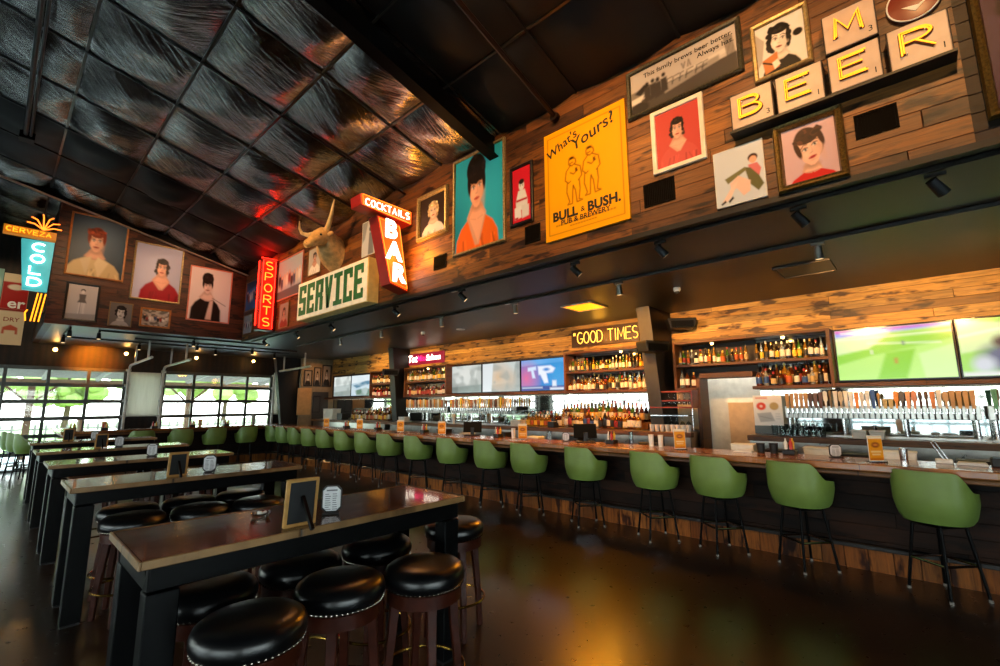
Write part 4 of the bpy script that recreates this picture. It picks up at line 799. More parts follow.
bw = [('bg', 'b5aba3'), ('p', '77706a', [(0, .45), (.3, .4), (.3, .62), (0, .7)]), ('p', '4a443f', [(0, .72), (1, .6), (1, 1), (0, 1)]), ('p', 'c4bbb2', [(.55, .5), (.9, .42), (.92, .52), (.66, .6)]), ('p', '8d857d', [(.3, .62), (.85, .5), (.85, .62), (.35, .8)]), ('p', '2c2825', [(.04, .5), (.14, .36), (.2, .42), (.1, .6)]), ('p', 'd0c8c0', [(.0, .62), (.14, .6), (.1, .74), (0, .76)]), ('e', '332e2a', .08, .9, .1, .14)]
for x, y in ((.17, .38), (.23, .36), (.28, .38), (.34, .34)): bw += [('e', '2c2724', x, y, .02, .05), ('p', '3c3632', [(x-.03, y+.08), (x+.03, y+.07), (x+.04, y+.4), (x-.03, y+.44)])]
for i in range(6): bw.append(('l', '3a3531', [(.9+.012*i, .2), (.92+.012*i, .62)], .003))
for a, b in ((.36, .42), (.42, .49), (.49, .53), (.55, .62), (.64, .7), (.7, .75)): bw += [('l', '3a3430', [(a, .66), (a+.015, .5), (b, .49)], .004), ('l', '3a3430', [(a, .6), (b-.01, .58)], .004)]
bw += [('l', '4a443f', [(.52, .3), (.535, .42), (.55, .3)], .004), ('l', '4a443f', [(.575, .42), (.585, .28), (.6, .42)], .004)]
t = picture('F', .86, 1.97, 4.525, 5.065, 'carved', bw, 'wide black and white photo advert with a carved dark frame and slogan', n=110)
m = MB(); add_text(m, "This family brews beer better.", .06, .155, .07, -.017, off=.014); m.build('lettering', M_txt, t); m = MB(); add_text(m, "Always has.", .33, .085, .07, -.017, off=.014); m.build('lettering', M_txt, t)
picture('F', 1.23, 1.735, 3.84, 4.50, 'white', portrait('b8443c', '1a0f0d', 'd8a088', 'bd4c44', .5, .38, .17, 'bob', .14, .05), 'portrait of a dark-haired woman on a red background in an ivory frame')
picture('F', .78, 1.18, 3.32, 3.84, 'plain', [('bg', 'c3c8cc'), ('e', '3a2118', .8, .27, .1, .07), ('e', SK, .8, .31, .075, .065), ('p', 'c86a6a', [(.7, .38), (.88, .38), (.95, .5), (.9, .62), (.72, .6)]), ('p', '5d5b35', [(.62, .4), (.74, .44), (.9, .62), (.98, .78), (.86, .88), (.7, .72)]), ('p', '6f6c42', [(.2, .52), (.62, .4), (.66, .46), (.26, .62)]), ('p', 'e0b8a2', [(.3, .62), (.48, .52), (.72, .66), (.7, .84), (.56, .9), (.44, .74), (.32, .74)]), ('p', 'e6c0aa', [(.36, .66), (.48, .6), (.3, .88), (.16, .95), (.12, .92)]), ('p', '1e1816', [(.08, .95), (.18, .9), (.2, .94), (.1, .98)]), ('p', '1e1816', [(.24, .93), (.34, .86), (.36, .9), (.26, .97)])], 'small pale print of a seated woman hugging her knees')
picture('F', .365, .79, 4.34, 4.885, 'silver', portrait('cfc9c4', '14100f', 'd6c6ba', '1c1817', .48, .38, .25, 'bob', .05, .12, '8a4a40', extra=(('p', 'a39a92', [(0, .1), (.18, .3), (.1, .7), (0, .8)]), ('e', '14100f', .86, .4, .1, .07)), sh=.4)+[('p', 'b5703f', [(.1, .68), (.42, .6), (.44, .9), (.14, .96)]), ('l', '1c1817', [(.12, .72), (.4, .86)], .02), ('p', 'e0cfc2', [(.3, .78), (.42, .74), (.46, .86), (.34, .92)])], 'portrait of a woman with a dark flipped bob above the lit letter tiles')
picture('F', .23, .70, 3.30, 3.885, 'ornate', portrait('c5a2a4', '35190f', 'e0ab90', 'c01d1c', .52, .44, .31, 'up', .02, -.25, 'a8202a', sh=.5), 'portrait of a woman in a red top, ornate gold frame, below the letter tiles')
picture('F', -1.45, -.50, 3.42, 4.75, 'ornate', portrait('4a3040', '24120e', 'c9845e', '5a2430', .45, .45, .34, 'long'), 'portrait in an ornate gold frame at the right edge, partly cut off', tilt=.0)
t = thing('round_sign', 'round brick-red sign with a pale swirl above the letter R tile', 'sign', (XF, -.25, 4.47), FW)
MB().lathe([(0, 0), (.15, 0), (.15, .03), (.135, .035), (0, .035)], 32, 0, Matrix.Rotation(PI/2, 4, 'X')).build('disc', P('brick_enamel', '7a2a14', .35), t, smooth=True)
MB().tube([(.148*math.cos(2*PI*i/32), -.03, .148*math.sin(2*PI*i/32)) for i in range(32)], .006, 6, closed=True).build('rim', M_white, t, smooth=True)
MB().prism([(-.07, -.03), (0, -.09), (.08, -.02), (.02, -.05)], -.039, -.036).build('swirl', M_white, t)
# --- far fascia pictures
picture('F', 6.7, 7.16, 4.22, 4.86, 'plain', [('bg', 'bfc2c6'), ('p', '8d9298', [(.0, .0), (.4, 0), (.2, .5), (0, .6)]), ('e', '4a4a4e', .6, .25, .12, .08), ('p', '6e7178', [(.5, .35), (.75, .35), (.85, 1), (.45, 1)])], 'pale print half hidden behind the red neon bar sign', n=40)
CROWD = lambda sd, bg: [('bg', bg)]+[x for i in range(9) for x in (('e', ['2a2220', 'c9b8aa', '8a3a30', '3d4a6a', 'd8cfc4'][(i*sd) % 5], .1+.1*i, .5+.03*((i*7) % 4), .055, .16, 0, .02), ('e', 'c9a48c', .1+.1*i, .36+.03*((i*7) % 4), .03, .045))]
picture('F', 9.54, 10.87, 3.985, 4.945, 'pink', CROWD(3, 'a9adb8')+[('p', '55585f', [(0, .8), (1, .75), (1, 1), (0, 1)])], 'large wide group photo left of the mounted bull head, lit red by neon', n=80)
picture('F', 8.72, 9.3, 4.28, 4.87, 'thin', portrait('a8a29c', '2a2220', 'b88a78', 'd4cdc6', .5, .36, .16, 'short'), 'small portrait behind the muzzle of the mounted bull head', n=48)
picture('F', 10.12, 10.62, 3.33, 3.9, 'thin', portrait('8d8076', '1e1714', 'a88474', '7a3028', .5, .38, .17, 'bob'), 'small picture under the wide group photo', n=40)
picture('F', 11.75, 12.85, 4.03, 4.8, 'thin', [('bg', '38609c'), ('p', '22406e', [(0, 0), (1, 0), (1, .2), (0, .3)])]+CROWD(2, 'a0a0a0')[1:], 'blue group photo on the long wall next to the inner corner', n=70)
picture('F', 12.25, 12.88, 3.43, 3.93, 'thin', CROWD(1, '8d8d8d'), 'small black and white picture low in the inner corner of the upper wall', n=40)
picture('F', 11.55, 12.1, 3.43, 3.93, 'black', portrait('7a7470', '1e1a18', SKB, '3a3634', .5, .36, .17, 'short'), 'small dark picture left of the vertical red neon sign', n=40)
# --- end wall pictures
picture('E', .68, 1.65, 4.36, 5.74, 'wood', portrait('2c3a44', '6e2a12', 'd6a488', 'c4ad80', .46, .4, .19, 'up', .03, 0., '8e2a24', bg2='56697a', lapel='d8c49a', sh=.5), 'large portrait of a red-haired woman in a cream jacket in an orange wood frame')
picture('E', 1.79, 2.74, 4.03, 5.38, 'silver', portrait('a9abc6', '1a100e', 'd99f86', '8e1220', .58, .4, .15, 'bob', .16, .05, '9e2030'), 'portrait of a woman in a red dress on a pale violet background')
picture('E', 2.90, 3.84, 3.685, 5.05, 'pink', portrait('d9c9c8', '15100f', 'd8b6ab', '191414', .42, .33, .15, 'tall', .05, -.06, '8a4a48', sh=.38)+[('p', 'd2aea2', [(.42, .98), (.5, .62), (.58, .6), (.56, .98)]), ('e', 'd8b6ab', .5, .55, .06, .05), ('l', '2a2422', [(.56, .56), (.9, .68)], .006)], 'portrait of a woman with upswept dark hair, chin on hand, in coral frame')
picture('E', .75, 1.295, 3.40, 4.21, 'black', [('bg', 'b9b3b0'), ('e', '3a3432', .5, .16, .08, .05), ('e', 'd8d2ce', .5, .2, .06, .05), ('p', '5d5855', [(.38, .27), (.62, .27), (.6, .42), (.66, .52), (.34, .52), (.4, .42)]), ('p', 'd2ccc8', [(.4, .52), (.5, .52), (.46, .9), (.38, .92), (.4, .7)]), ('p', 'cbc5c1', [(.52, .52), (.62, .52), (.6, .72), (.62, .92), (.54, .9)]), ('l', '4a4542', [(.46, .52), (.44, .9)], .008), ('p', '98928f', [(0, .86), (1, .82), (1, 1), (0, 1)])], 'black-framed monochrome print of a standing dancer', n=60)
picture('E', 1.475, 1.885, 3.365, 3.90, 'thin', portrait('6a6460', '1c1716', 'c4bcb6', 'a9a29c', .5, .42, .26, 'bob', .0, .1, '5a4a46'), 'small monochrome close-up of a smiling woman', n=56)
picture('E', 2.02, 2.60, 3.415, 3.855, 'wood', CROWD(2, 'a89f94')+[('noise', '2a2420', .7, 4, 12)], 'small wide monochrome group photo in a gold wood frame', n=56)
# --- wall vents
for i, (y0, y1, z0, z1, lb) in enumerate([(4.86, 5.14, 3.57, 3.775, 'dark louvred wall vent below the small blonde portrait'), (3.16, 3.395, 3.54, 3.76, 'dark louvred wall vent between turquoise portrait and yellow poster'), (1.545, 1.855, 3.54, 3.78, 'dark louvred wall vent below the red portrait'), (-.08, .17, 3.57, 3.76, 'dark louvred wall vent right of the ornate gold frame')]):
    w, h = y1-y0, z1-z0; t = thing('wall_vent', lb, 'vent', (XF, (y0+y1)/2, (z0+z1)/2), FW)
    MB().frame(w, h, [(0, 0), (0, .012), (.016, .012), (.018, .002)]).build('frame', P('vent_black', '0d0906', .8, spec=.08), t); m = MB().box(-w/2+.016, w/2-.016, -.004, -.001, -h/2+.016, h/2-.016); k = int(w/.02)
    for j in range(k): m.box(-w/2+.018+j*(w-.036)/k, -w/2+.026+j*(w-.036)/k, -.012, -.003, -h/2+.016, h/2-.016)
    m.build('louvre', MATS['vent_black'], t)
# ================================================================== signs
TX = 4.05
def tile(y, z, ch, num, s, label):
    t = thing('letter_tile', label, 'sign', (XF, y, z), FW, 'lit letter tiles'); MB().box(-s/2, s/2, -.12, -.001, -s/2, s/2).build('tile_case', P('dark_tile_edge', '2a211b', .5), t, bevel=.004)
    MB().box(-s/2+.008, s/2-.008, -.128, -.12, -s/2+.008, s/2-.008).build('tile_face', E_tile, t, bevel=.004)
    m = MB()
    for dx in (-.011, .011):
        q = 1 if dx > 0 else 0
        for st in NEON[ch]:
            cx = cz = .5; k = .9 if q else 1.06
            m.tube([(-s*.27+((a-.5)*k+.5)*s*.5, -.15, -s*.22+((b-.5)*k+.5)*s*.5) for a, b in st], .0058, 7)
    m.build('neon_letter', E_yel, t, smooth=True); m = MB()
    for st in NEON[ch]: m.tube([(-s*.27+a*s*.5, -.131, -s*.22+b*s*.5) for a, b in st], .0165, 6)
    m.build('letter_channel', P('letter_brown', '5c3210', .5), t, smooth=True); m = MB(); add_text(m, num, s*.37, -s*.3, s*.2, -.1295, off=.002); m.build('number', M_txt, t)  # brown letter behind the tubes puts in their shading
    m = MB()
    for dx, dz in ((-.1, .1), (-.1, -.1), (.06, .1)): m.cyl((dx*s*2, -.15, dz*s*2), (dx*s*2, -.127, dz*s*2), .004, n=5)
    m.build('tube_support', M_white, t); return t
tile(.815, 4.095, 'B', '3', .325, 'lit cream tile with neon letter B, lower left of the tile group')
tile(.47, 4.09, 'E', '1', .325, 'lit cream tile with neon letter E, next to the B tile')
tile(.12, 4.09, 'E', '1', .315, 'lit cream tile with neon letter E, below the M tile')
tile(-.235, 4.085, 'R', '1', .325, 'lit cream tile with neon letter R, rightmost')
tile(.12, 4.43, 'M', '3', .325, 'lit cream tile with neon letter M, on top of the others')
tag(MB().box(-.7, .7, -.145, -.001, -.02, .0).build('tile_rail', M_dk, loc=(XF, .29, 3.925), rot=(0, 0, FW)), 'black rail carrying the lit letter tiles', 'rail')
# BAR sign
t = thing('neon_bar_sign', 'red retro neon sign reading COCKTAILS BAR projecting from the wall', 'sign', (XF, 5.75, 3.35))
body = [(-.61, 1.09), (-.35, .07), (-.02, -.01), (-.21, 1.05)]; band = [(-.91, 1.16), (-.88, 1.30), (.0, 1.30), (.0, 1.1)]; band = [(-.90, 1.15), (.0, 1.09), (.0, 1.29), (-.92, 1.31)]
MB().prism(body, 0, .24).prism(band, -.03, .25).build('casing', M_red, t, bevel=.006)
ins = lambda p, k: [((x-sum(a for a, b in p)/len(p))*k+sum(a for a, b in p)/len(p), (z-sum(b for a, b in p)/len(p))*k+sum(b for a, b in p)/len(p)) for x, z in p]
MB().prism(ins(body, .95), -.008, -.001).prism(ins(band, .96), -.038, -.031).build('face', E_face, t)
m = MB()
for ch, x, z in (('B', -.5, .78), ('A', -.43, .45), ('R', -.34, .12)): add_text(m, ch, x+.135, z+.13, .38, -.012, off=.05)
m.build('letter_panel', E_white, t); m = MB()
for ch, x, z in (('B', -.46, .78), ('A', -.41, .45), ('R', -.3, .12)): neon_text(m, ch, x, z+.03, .16, .22, 0, .008, -.03)
neon_text(m, 'COCKTAILS', -.84, 1.155, .068, .1, .025, .0075, -.055, widths={'I': .5})
m.build('neon_letters', E_white, t, smooth=True)
MB().tube([(x, -.05, z) for x, z in ins(band, .93)], .006, 5, closed=True).tube([(x, -.02, z) for x, z in ins(body, .9)], .006, 5, closed=True).build('neon_border', E_orange, t, smooth=True)
# SERVICE sign
t = thing('service_sign', 'cream box sign with green letters reading SERVICE under the bull head', 'sign', (XF, 7.9, 3.68), FW)
MB().box(-1.31, 1.31, -.22, -.001, -.38, .39).build('casing', P('yellowed_cream', 'e6c878', .45), t, bevel=.01)  # yellow neon light on the box sides put into the casing colour
MB().box(-1.295, 1.295, -.226, -.22, -.365, .375).build('face', P('sign_cream', 'e9e2cc', .4, emit='ffeecc', es=.12), t)
m = MB()
def blk(x, st):
    for a, b, c, d in st: m.box(x+a*.29, x+c*.29, -.236, -.226, -.29+b*.6, -.29+d*.6)
B_ = {'S': [(0, .84, 1, 1), (0, .55, .34, .84), (0, .42, 1, .58), (.66, .16, 1, .42), (0, 0, 1, .16), (0, .16, .3, .28), (.7, .72, 1, .84)], 'E': [(0, 0, .36, 1), (.36, .84, 1, 1), (.36, .42, .85, .58), (.36, 0, 1, .16), (.78, .16, 1, .28), (.78, .72, 1, .84)],
      'R': [(0, 0, .36, 1), (.36, .84, 1, 1), (.66, .55, 1, .84), (.36, .42, .9, .58), (.62, 0, 1, .42)], 'I': [(0, .86, 1, 1), (.3, .14, .7, .86), (0, 0, 1, .14)], 'C': [(0, 0, .36, 1), (.36, .84, 1, 1), (.36, 0, 1, .16), (.7, .16, 1, .3), (.7, .7, 1, .84)]}
for i, ch in enumerate('SERVICE'):
    x = -1.215+i*.352
    if ch == 'V':
        m.prism([(x, .31), (x+.1, -.29), (x+.19, -.29), (x+.1, .31)], -.236, -.226); m.prism([(x+.19, .31), (x+.1, -.29), (x+.19, -.29), (x+.29, .31)], -.236, -.2265)
    else: blk(x, B_[ch])
m.build('letter', M_greentxt, t)
# SPORTS neon
t = thing('vertical_neon_sign', 'tall red vertical neon sign reading SPORTS in the inner corner', 'sign', (XF, 10.8, 3.3)); MB().box(-.4, -.02, 0, .22, 0, 1.66).build('casing', P('maroon_enamel', '5a1410', .4), t, bevel=.008)
MB().box(-.38, -.1, -.006, -.0005, .03, 1.63).build('face', P('red_face', '8a1a12', .4, emit='ff1a0a', es=.8), t); m = MB()
for i, ch in enumerate('SPORTS'): neon_text(m, ch, -.32, 1.4-i*.262, .16, .18, 0, .012, -.03)
m.build('neon_letters', E_orange, t, smooth=True); MB().tube([(x, -.025, z) for x, z in ((-.375, .04), (-.105, .04), (-.105, 1.62), (-.375, 1.62))], .011, 6, closed=True).tube([(-.42, .1, .1), (-.42, .1, 1.6)], .012, 6).tube([(-.38, .1, 1.69), (-.05, .1, 1.69)], .014, 6).build('neon_border', E_red, t, smooth=True)
# COLD sign
t = thing('neon_cold_sign', 'teal neon sign reading CERVEZA COLD with an orange agave on top', 'sign', (.49, 12.72, 3.3)); b1 = [(-.37, .6), (-.02, .6), (-.01, 1.62), (-.48, 1.6)]; b2 = [(-.74, 1.66), (-.0, 1.66), (-.0, 1.82), (-.74, 1.82)]
MB().prism(b1, 0, .16).build('casing', E_teal, t, bevel=.005); MB().prism(b2, -.02, .16).build('band', P('band_orange', '8a4a12', .4, emit='ff9a20', es=.4), t, bevel=.004); m = MB()
for i, ch in enumerate('COLD'): neon_text(m, ch, -.31, 1.385-i*.235, .18, .15, 0, .0165, -.035)
m.build('neon_letters', E_cold, t, smooth=True); m = MB(); neon_text(m, 'CERVEZA', -.7, 1.695, .066, .085, .026, .0085, -.045); m.build('neon_letters', E_yel, t, smooth=True); m = MB()
for a, L in ((20, .28), (45, .32), (70, .36), (95, .38), (125, .33), (150, .28)): ar = math.radians(a); m.tube([(-.2, -.03, 1.83), (-.2+L*.55*math.cos(ar), -.03, 1.83+L*.7*math.sin(ar)), (-.2+L*math.cos(ar), -.03, 1.83+L*.9*math.sin(ar)-.02)], .011, 6)
m.build('agave_neon', E_orange, t, smooth=True); m = MB()
for x in (-.03, -.09, -.14): m.tube([(x, .02, .55), (x-.05, .02, -.02)], .012, 6)
m.tube([(-.26, .02, -.02), (-.28, .02, .14), (-.25, .02, .2)], .012, 6); m.build('arrow_neon', E_yel, t, smooth=True); MB().box(-.12, 0, .16, .2, .2, 1.7).build('bracket', M_dk, t)
# far wall posters
t = thing('beer_poster', 'red and cream beer poster high on the far wall at the left edge', 'poster', (.06, YF, 4.13)); paint(.48, 1.86, [('bg', 'd2bf9c'), ('rect', '9c1a16', 0, .12, 1, .5), ('rect', '7d1412', 0, .5, 1, .53), ('e', 'd8cdb8', .5, .19, .3, .04), ('p', 'b85038', [(.2, .85), (.8, .85), (.78, .76), (.5, .72), (.22, .76)]), ('rect', 'd2bf9c', .3, .8, .7, .86)], 'print', M_print, t, 50, loc=(0, -.021, 0))
MB().box(-.24, .24, -.02, -.001, -.93, .93).build('board', P('poster_board', 'b09a78', .6), t); m = MB(); add_text(m, 'er', .04, .14, .36, -.023, off=.02); m.build('lettering', M_white, t); m = MB(); add_text(m, 'DRY', .0, -.28, .15, -.023, off=.01); m.build('lettering', P('ink_red', '8a2a1c', .5), t)
t = thing('beer_poster', 'blue-green poster left of the red and cream one, cut by the picture edge', 'poster', (-.42, YF, 4.4)); paint(.46, 1.5, [('bg', '7aa7a0'), ('rect', '39585c', 0, .5, 1, 1), ('e', 'c9d6c6', .5, .25, .4, .15, 0, .1)], 'print', M_print, t, 40, loc=(0, -.021, 0)); MB().box(-.23, .23, -.02, -.001, -.75, .75).build('board', MATS['poster_board'], t)
# bar wall neons
t = thing('neon_good_times', 'yellow neon words "GOOD TIMES" on a black panel over the middle shelf', 'sign', (XB-.02, 4.81, 2.83), FW); MB().box(-.79, .79, -.03, -.001, .0, .38).build('backing_panel', P('dark_amber_panel', '3a230c', .4), t, bevel=.004)  # amber neon glow put into the dark panel colour
m = MB(); x = -.735
for ch, w in (('"', .08), ('G', .13), ('O', .13), ('O', .13), ('D', .125), (' ', .06), ('T', .13), ('I', .035), ('M', .15), ('E', .11), ('S', .115), ('"', .08)):
    neon_text(m, ch, x, .07, w, .24, 0, .0095, -.05); x += w+.032
m.build('neon_letters', E_gold, t, smooth=True)
t = thing('neon_script_sign', 'red and white neon words on a crimson panel over the far shelf', 'sign', (XB-.02, 10.78, 2.8), FW); MB().box(-.9, .9, -.03, -.001, 0, .33).build('backing_panel', P('crimson_panel', '4a0a1a', .35, emit='c01040', es=.5), t, bevel=.004)
m = MB(); add_text(m, 'Tot', -.56, .17, .3, -.04, ext=.01, off=.012, shear=.2); add_text(m, 'Saloon', .42, .17, .24, -.04, ext=.01, off=.012, shear=.2); m.build('neon_letters', E_white, t); m = MB(); add_text(m, 'Miss', -.12, .17, .24, -.04, ext=.01, off=.006, shear=.2); m.build('neon_letters', E_pink, t)
# ------------------------------------------------------------------ longhorn
t = thing('mounted_bull_head', 'tan longhorn bull head mounted on the wall above the SERVICE sign', 'trophy head', (XF, 8.15, 4.5)); M_hide = P('tan_hide', 'd2a666', .65, var=.3, scale=12.)
def loft(m, secs, n=18, mi=0):
    vs = []; fs = []
    for c, ax, up, ra, rb in secs:
        c, ax, up = Vector(c), Vector(ax).normalized(), Vector(up); side = ax.cross(up).normalized(); up = side.cross(ax).normalized()
        vs += [tuple(c+side*ra*math.cos(2*PI*i/n)+up*rb*math.sin(2*PI*i/n)) for i in range(n)]
    for k in range(len(secs)-1):
        for i in range(n): fs.append((k*n+i, k*n+(i+1) % n, (k+1)*n+(i+1) % n, (k+1)*n+i))
    fs += [tuple(range(n-1, -1, -1)), tuple((len(secs)-1)*n+i for i in range(n))]; return m.add(vs, fs, mi)
U = (0, 0, 1)
loft(MB(), [((0, 0, .0), (-1, 0, 0), U, .35, .35), ((-.1, -.05, .03), (-1, -.3, .1), U, .31, .32), ((-.22, -.14, .09), (-1, -.6, .4), (-.3, 0, 1), .25, .26), ((-.34, -.23, .17), (-1, -.6, .4), (-.4, 0, 1), .185, .21), ((-.42, -.28, .2), (-1, -.3, -.3), (-.2, 0, 1), .145, .17), ((-.5, -.3, .15), (-1, -.2, -.75), (-.6, 0, 1), .13, .145), ((-.59, -.32, .07), (-1, -.18, -.8), (-.7, 0, 1), .1, .108), ((-.66, -.335, .01), (-1, -.15, -.8), (-.7, 0, 1), .077, .083), ((-.72, -.345, -.04), (-1, -.15, -.8), (-.7, 0, 1), .074, .075), ((-.76, -.35, -.08), (-1, -.15, -.8), (-.7, 0, 1), .042, .047)]).build('head', M_hide, t, smooth=True)
M_horn = P('horn', 'd6b67c', .4, var=.25, scale=8)
MB().tube([(-.43, -.2, .3), (-.46, -.02, .3), (-.48, .2, .33), (-.5, .42, .42), (-.5, .54, .55), (-.49, .59, .72)], .04, 10, radii=[.05, .047, .041, .032, .022, .008]).build('horn', M_horn, t, smooth=True)
MB().tube([(-.4, -.37, .3), (-.43, -.5, .33), (-.46, -.62, .4), (-.48, -.71, .5), (-.49, -.76, .61), (-.48, -.78, .74)], .04, 10, radii=[.05, .047, .041, .032, .022, .008]).build('horn', M_horn, t, smooth=True)
for c in ((-.36, -.46, .22), (-.42, -.1, .2)): MB().ball(c, .085, 10, sc=(.5, 1.1, .55)).build('ear', M_hide, t, smooth=True)
for c in ((-.52, -.425, .17), (-.55, -.2, .15)): MB().ball(c, .02, 8).build('eye', P('glass_eye', '120a06', .1), t, smooth=True)
for c in ((-.75, -.385, -.035), (-.755, -.31, -.035)): MB().ball(c, .014, 8).build('nostril', P('muzzle_dark', '4a2c18', .6), t, smooth=True)
# ================================================================== ceiling fixtures
def track(p0, p1, label):
    c = ((p0[0]+p1[0])/2, (p0[1]+p1[1])/2, 3.262); dx, dy = abs(p1[0]-p0[0])/2, abs(p1[1]-p0[1])/2
    t = thing('light_track', label, 'light track', c); MB().box(-dx-.016, dx+.016, -dy-.016, dy+.016, 0, .038).build('rail', P('track_grey', '34322e', .4, .3), t, bevel=.003)
    MB().box(-.02, .02, -.05, .05, -.004, 0).build('feed_box', M_galv, t)
track((4.41, -3), (4.41, 12.9), 'black light track along the front edge of the low ceiling')
track((5.6, -3), (5.6, 12.9), 'grey light track along the low ceiling above the bar chairs')
track((.92, 13.2), (.92, 15.1), 'short light track at the left end of the low ceiling'); track((.95, 15.1), (6.3, 15.1), 'light track across the far low ceiling near the glazed doors')
track((1.4, 13.3), (5.0, 13.3), 'light track across the low ceiling below the three portraits'); track((2.2, 14.3), (6.2, 14.3), 'light track across the middle of the far low ceiling')
def track_head(x, y, aim, mt, label, grp):
    t = thing('track_light', label, 'lamp', (x, y, 3.262), 0, grp); MB().box(-.018, .018, -.06, .06, -.03, .0).build('adapter', mt, t, bevel=.003); MB().cyl((0, 0, -.085), (0, 0, -.03), .009, n=8).build('stem', mt, t)
    a = Vector(aim).normalized(); c = Vector((0, 0, -.1))
    h = MB().cyl(c-a*.06, c+a*.075, .034, .042, 14).build('can', mt, t, smooth=True); MB().cyl(c+a*.0755, c+a*.077, .034, n=12).build('lens', em('lamp_lens', 'ffd79a', 1.2), h); return t
LT = [(4.44, 2.86), (4.44, 1.83), (4.45, .62), (4.45, -.23), (4.41, 4.78), (4.41, 6.42), (4.41, 8.62), (4.4, 10.2), (4.4, 12.)]
g = 'black spot lamps on the front ceiling track'
nm = ['nearest the right edge', 'below the ornate gold portrait', 'below the red portrait vent', 'below the yellow poster', 'below the turquoise portrait', 'below the red neon bar sign', 'below the SERVICE sign', 'below the wide group photo', 'at the inner corner']
for (x, y), k in zip(sorted(LT, key=lambda q: q[1]), nm): track_head(x, y, (.55, -.5, -.75), M_dk, 'black spot lamp on the front ceiling track, '+k, g)
L2 = [(5.62, .65), (5.62, 2.93), (5.62, 4.8), (5.62, 6.66), (5.62, 8.7), (5.62, 10.5)]
for (x, y), k in zip(L2, ['nearest the right edge', 'second from the right', 'left of the amber ceiling panel', 'third before the far end', 'second before the far end', 'farthest']): track_head(x, y, (.12, 0, -1), P('satin_nickel', '8d857a', .35, .8), 'pale cylinder spot lamp on the grey ceiling track, '+k, 'pale spot lamps on the rear ceiling track')
FH = [(2.42, 15.1, 'at the far left'), (3.53, 14.3, 'left of centre'), (4.2, 15.1, 'near the right glazed door'), (4.92, 14.3, 'right of centre'), (5.86, 15.1, 'at the far right'), (.92, 14.6, 'at the left end by the agave neon'), (1.4, 13.3, 'under the dancer print'), (3.2, 13.3, 'under the coral framed portrait'), (.92, 13.25, 'in its near left corner')]
for x, y, k in FH: track_head(x, y, (0, -.2, -1), M_dk, 'black spot lamp on the far low ceiling, '+k, 'black spot lamps on the far low ceiling')
for x, y, k in ((6.62, 2.52, 'beside the black column over the bar'), (6.61, 8.5, 'far along the bar ceiling')):
    t = thing('ceiling_camera', 'small white round ceiling device '+k, 'camera', (x, y, 3.3)); MB().lathe([(0, 0), (.05, 0), (.052, -.04), (.04, -.06), (0, -.06)][::-1], 16).build('housing', M_white, t, smooth=True); MB().ball((0, 0, -.06), .035, 10).build('dome', P('smoked_dome', '4a4a4a', .15), t, smooth=True)
t = thing('ceiling_panel_light', 'square amber glowing ceiling panel above the yellow neon words', 'lamp', (6.8, 4.22, 3.3)); MB().frame(.6, .6, [(0, 0), (0, .02), (.03, .02), (.032, .006)], 0, Matrix.Rotation(PI/2, 4, 'X')).build('frame', M_galv, t); MB().box(-.27, .27, -.27, .27, -.012, -.004).build('diffuser', E_amber, t)
t = thing('ceiling_panel', 'unlit grey square ceiling panel on the right of the low ceiling', 'panel', (6.78, .95, 3.3)); MB().box(-.28, .28, -.27, .27, -.015, -.001).build('panel_face', P('grey_grille', '5d564a', .6), t); MB().frame(.62, .6, [(0, 0), (0, .025), (.03, .025), (.032, .016)], 0, Matrix.Rotation(PI/2, 4, 'X')).build('frame', P('grille_frame', '4a443a', .5), t)
t = thing('downlight', 'round white recessed downlight in the low ceiling above the far bar chairs', 'lamp', (6.95, 7.57, 3.3)); MB().lathe([(.075, 0), (.1, 0), (.1, -.012), (.075, -.008)], 24).build('trim_ring', M_white, t, smooth=True); MB().lathe([(0, -.004), (.074, -.004), (.074, -.002), (0, -.002)], 24).build('lens', em('downlight_lens', 'fff0d8', 6.), t)
for i, x in enumerate((.94, 2.42, 4.17, 5.86)):
    t = thing('hanging_bulb', 'glowing bare bulb hanging before the far board wall, '+['leftmost of four', 'second from the left', 'second from the right', 'rightmost of four'][i], 'lamp', (x, 16.85, 3.3), 0, 'bare bulbs along the far wall')
    MB().cyl((0, 0, -.1), (0, 0, 0), .006, n=6).build('cord', M_dk, t); MB().cyl((0, 0, -.14), (0, 0, -.1), .018, n=10).build('socket', M_dk, t); MB().ball((0, 0, -.18), .045, 10).build('bulb', E_warm, t, smooth=True)
for y, z, k in ((4.35, 2.655, 'under the yellow neon words'), (1.55, 2.655, 'over the upper right shelf'), (2.62, 2.655, 'above the wine bottles over the doorway'), (10.4, 2.655, 'under the red and white neon')):
    t = thing('puck_light', 'small glowing shelf lamp '+k, 'lamp', (8.3, y, z)); MB().cyl((0, 0, -.012), (0, 0, .004), .032, n=14).build('housing', M_galv, t); MB().ball((0, 0, -.018), .026, 8).build('bulb', E_warm, t, smooth=True)  # glowing bulbs added for spot lamps mirrored behind the shelves
# wall speakers
def speaker(x, y, z, rz, label):
    t = thing('wall_speaker', label, 'speaker', (x, y, z), rz); MB().prism([(-.2, -.09), (.2, -.09), (.24, .05), (.24, .09), (-.24, .09), (-.24, .05)], -.16, .12).build('cabinet', M_dk, t, bevel=.01); MB().box(-.19, .19, -.168, -.16, -.075, .04).build('grille', M_blk, t); MB().cyl((0, .12, 0), (0, .4, .0), .02, n=8).build('bracket', M_blk, t)
speaker(7.45, 3.32, 2.56, -.5, 'black wall speaker on the column beside the yellow neon words'); speaker(8.2, 3.1, 3.02, -1.0, 'black wall speaker in the corner above the right liquor shelf'); speaker(7.75, 11.45, 2.56, -.5, 'black wall speaker on the column before the farthest televisions')
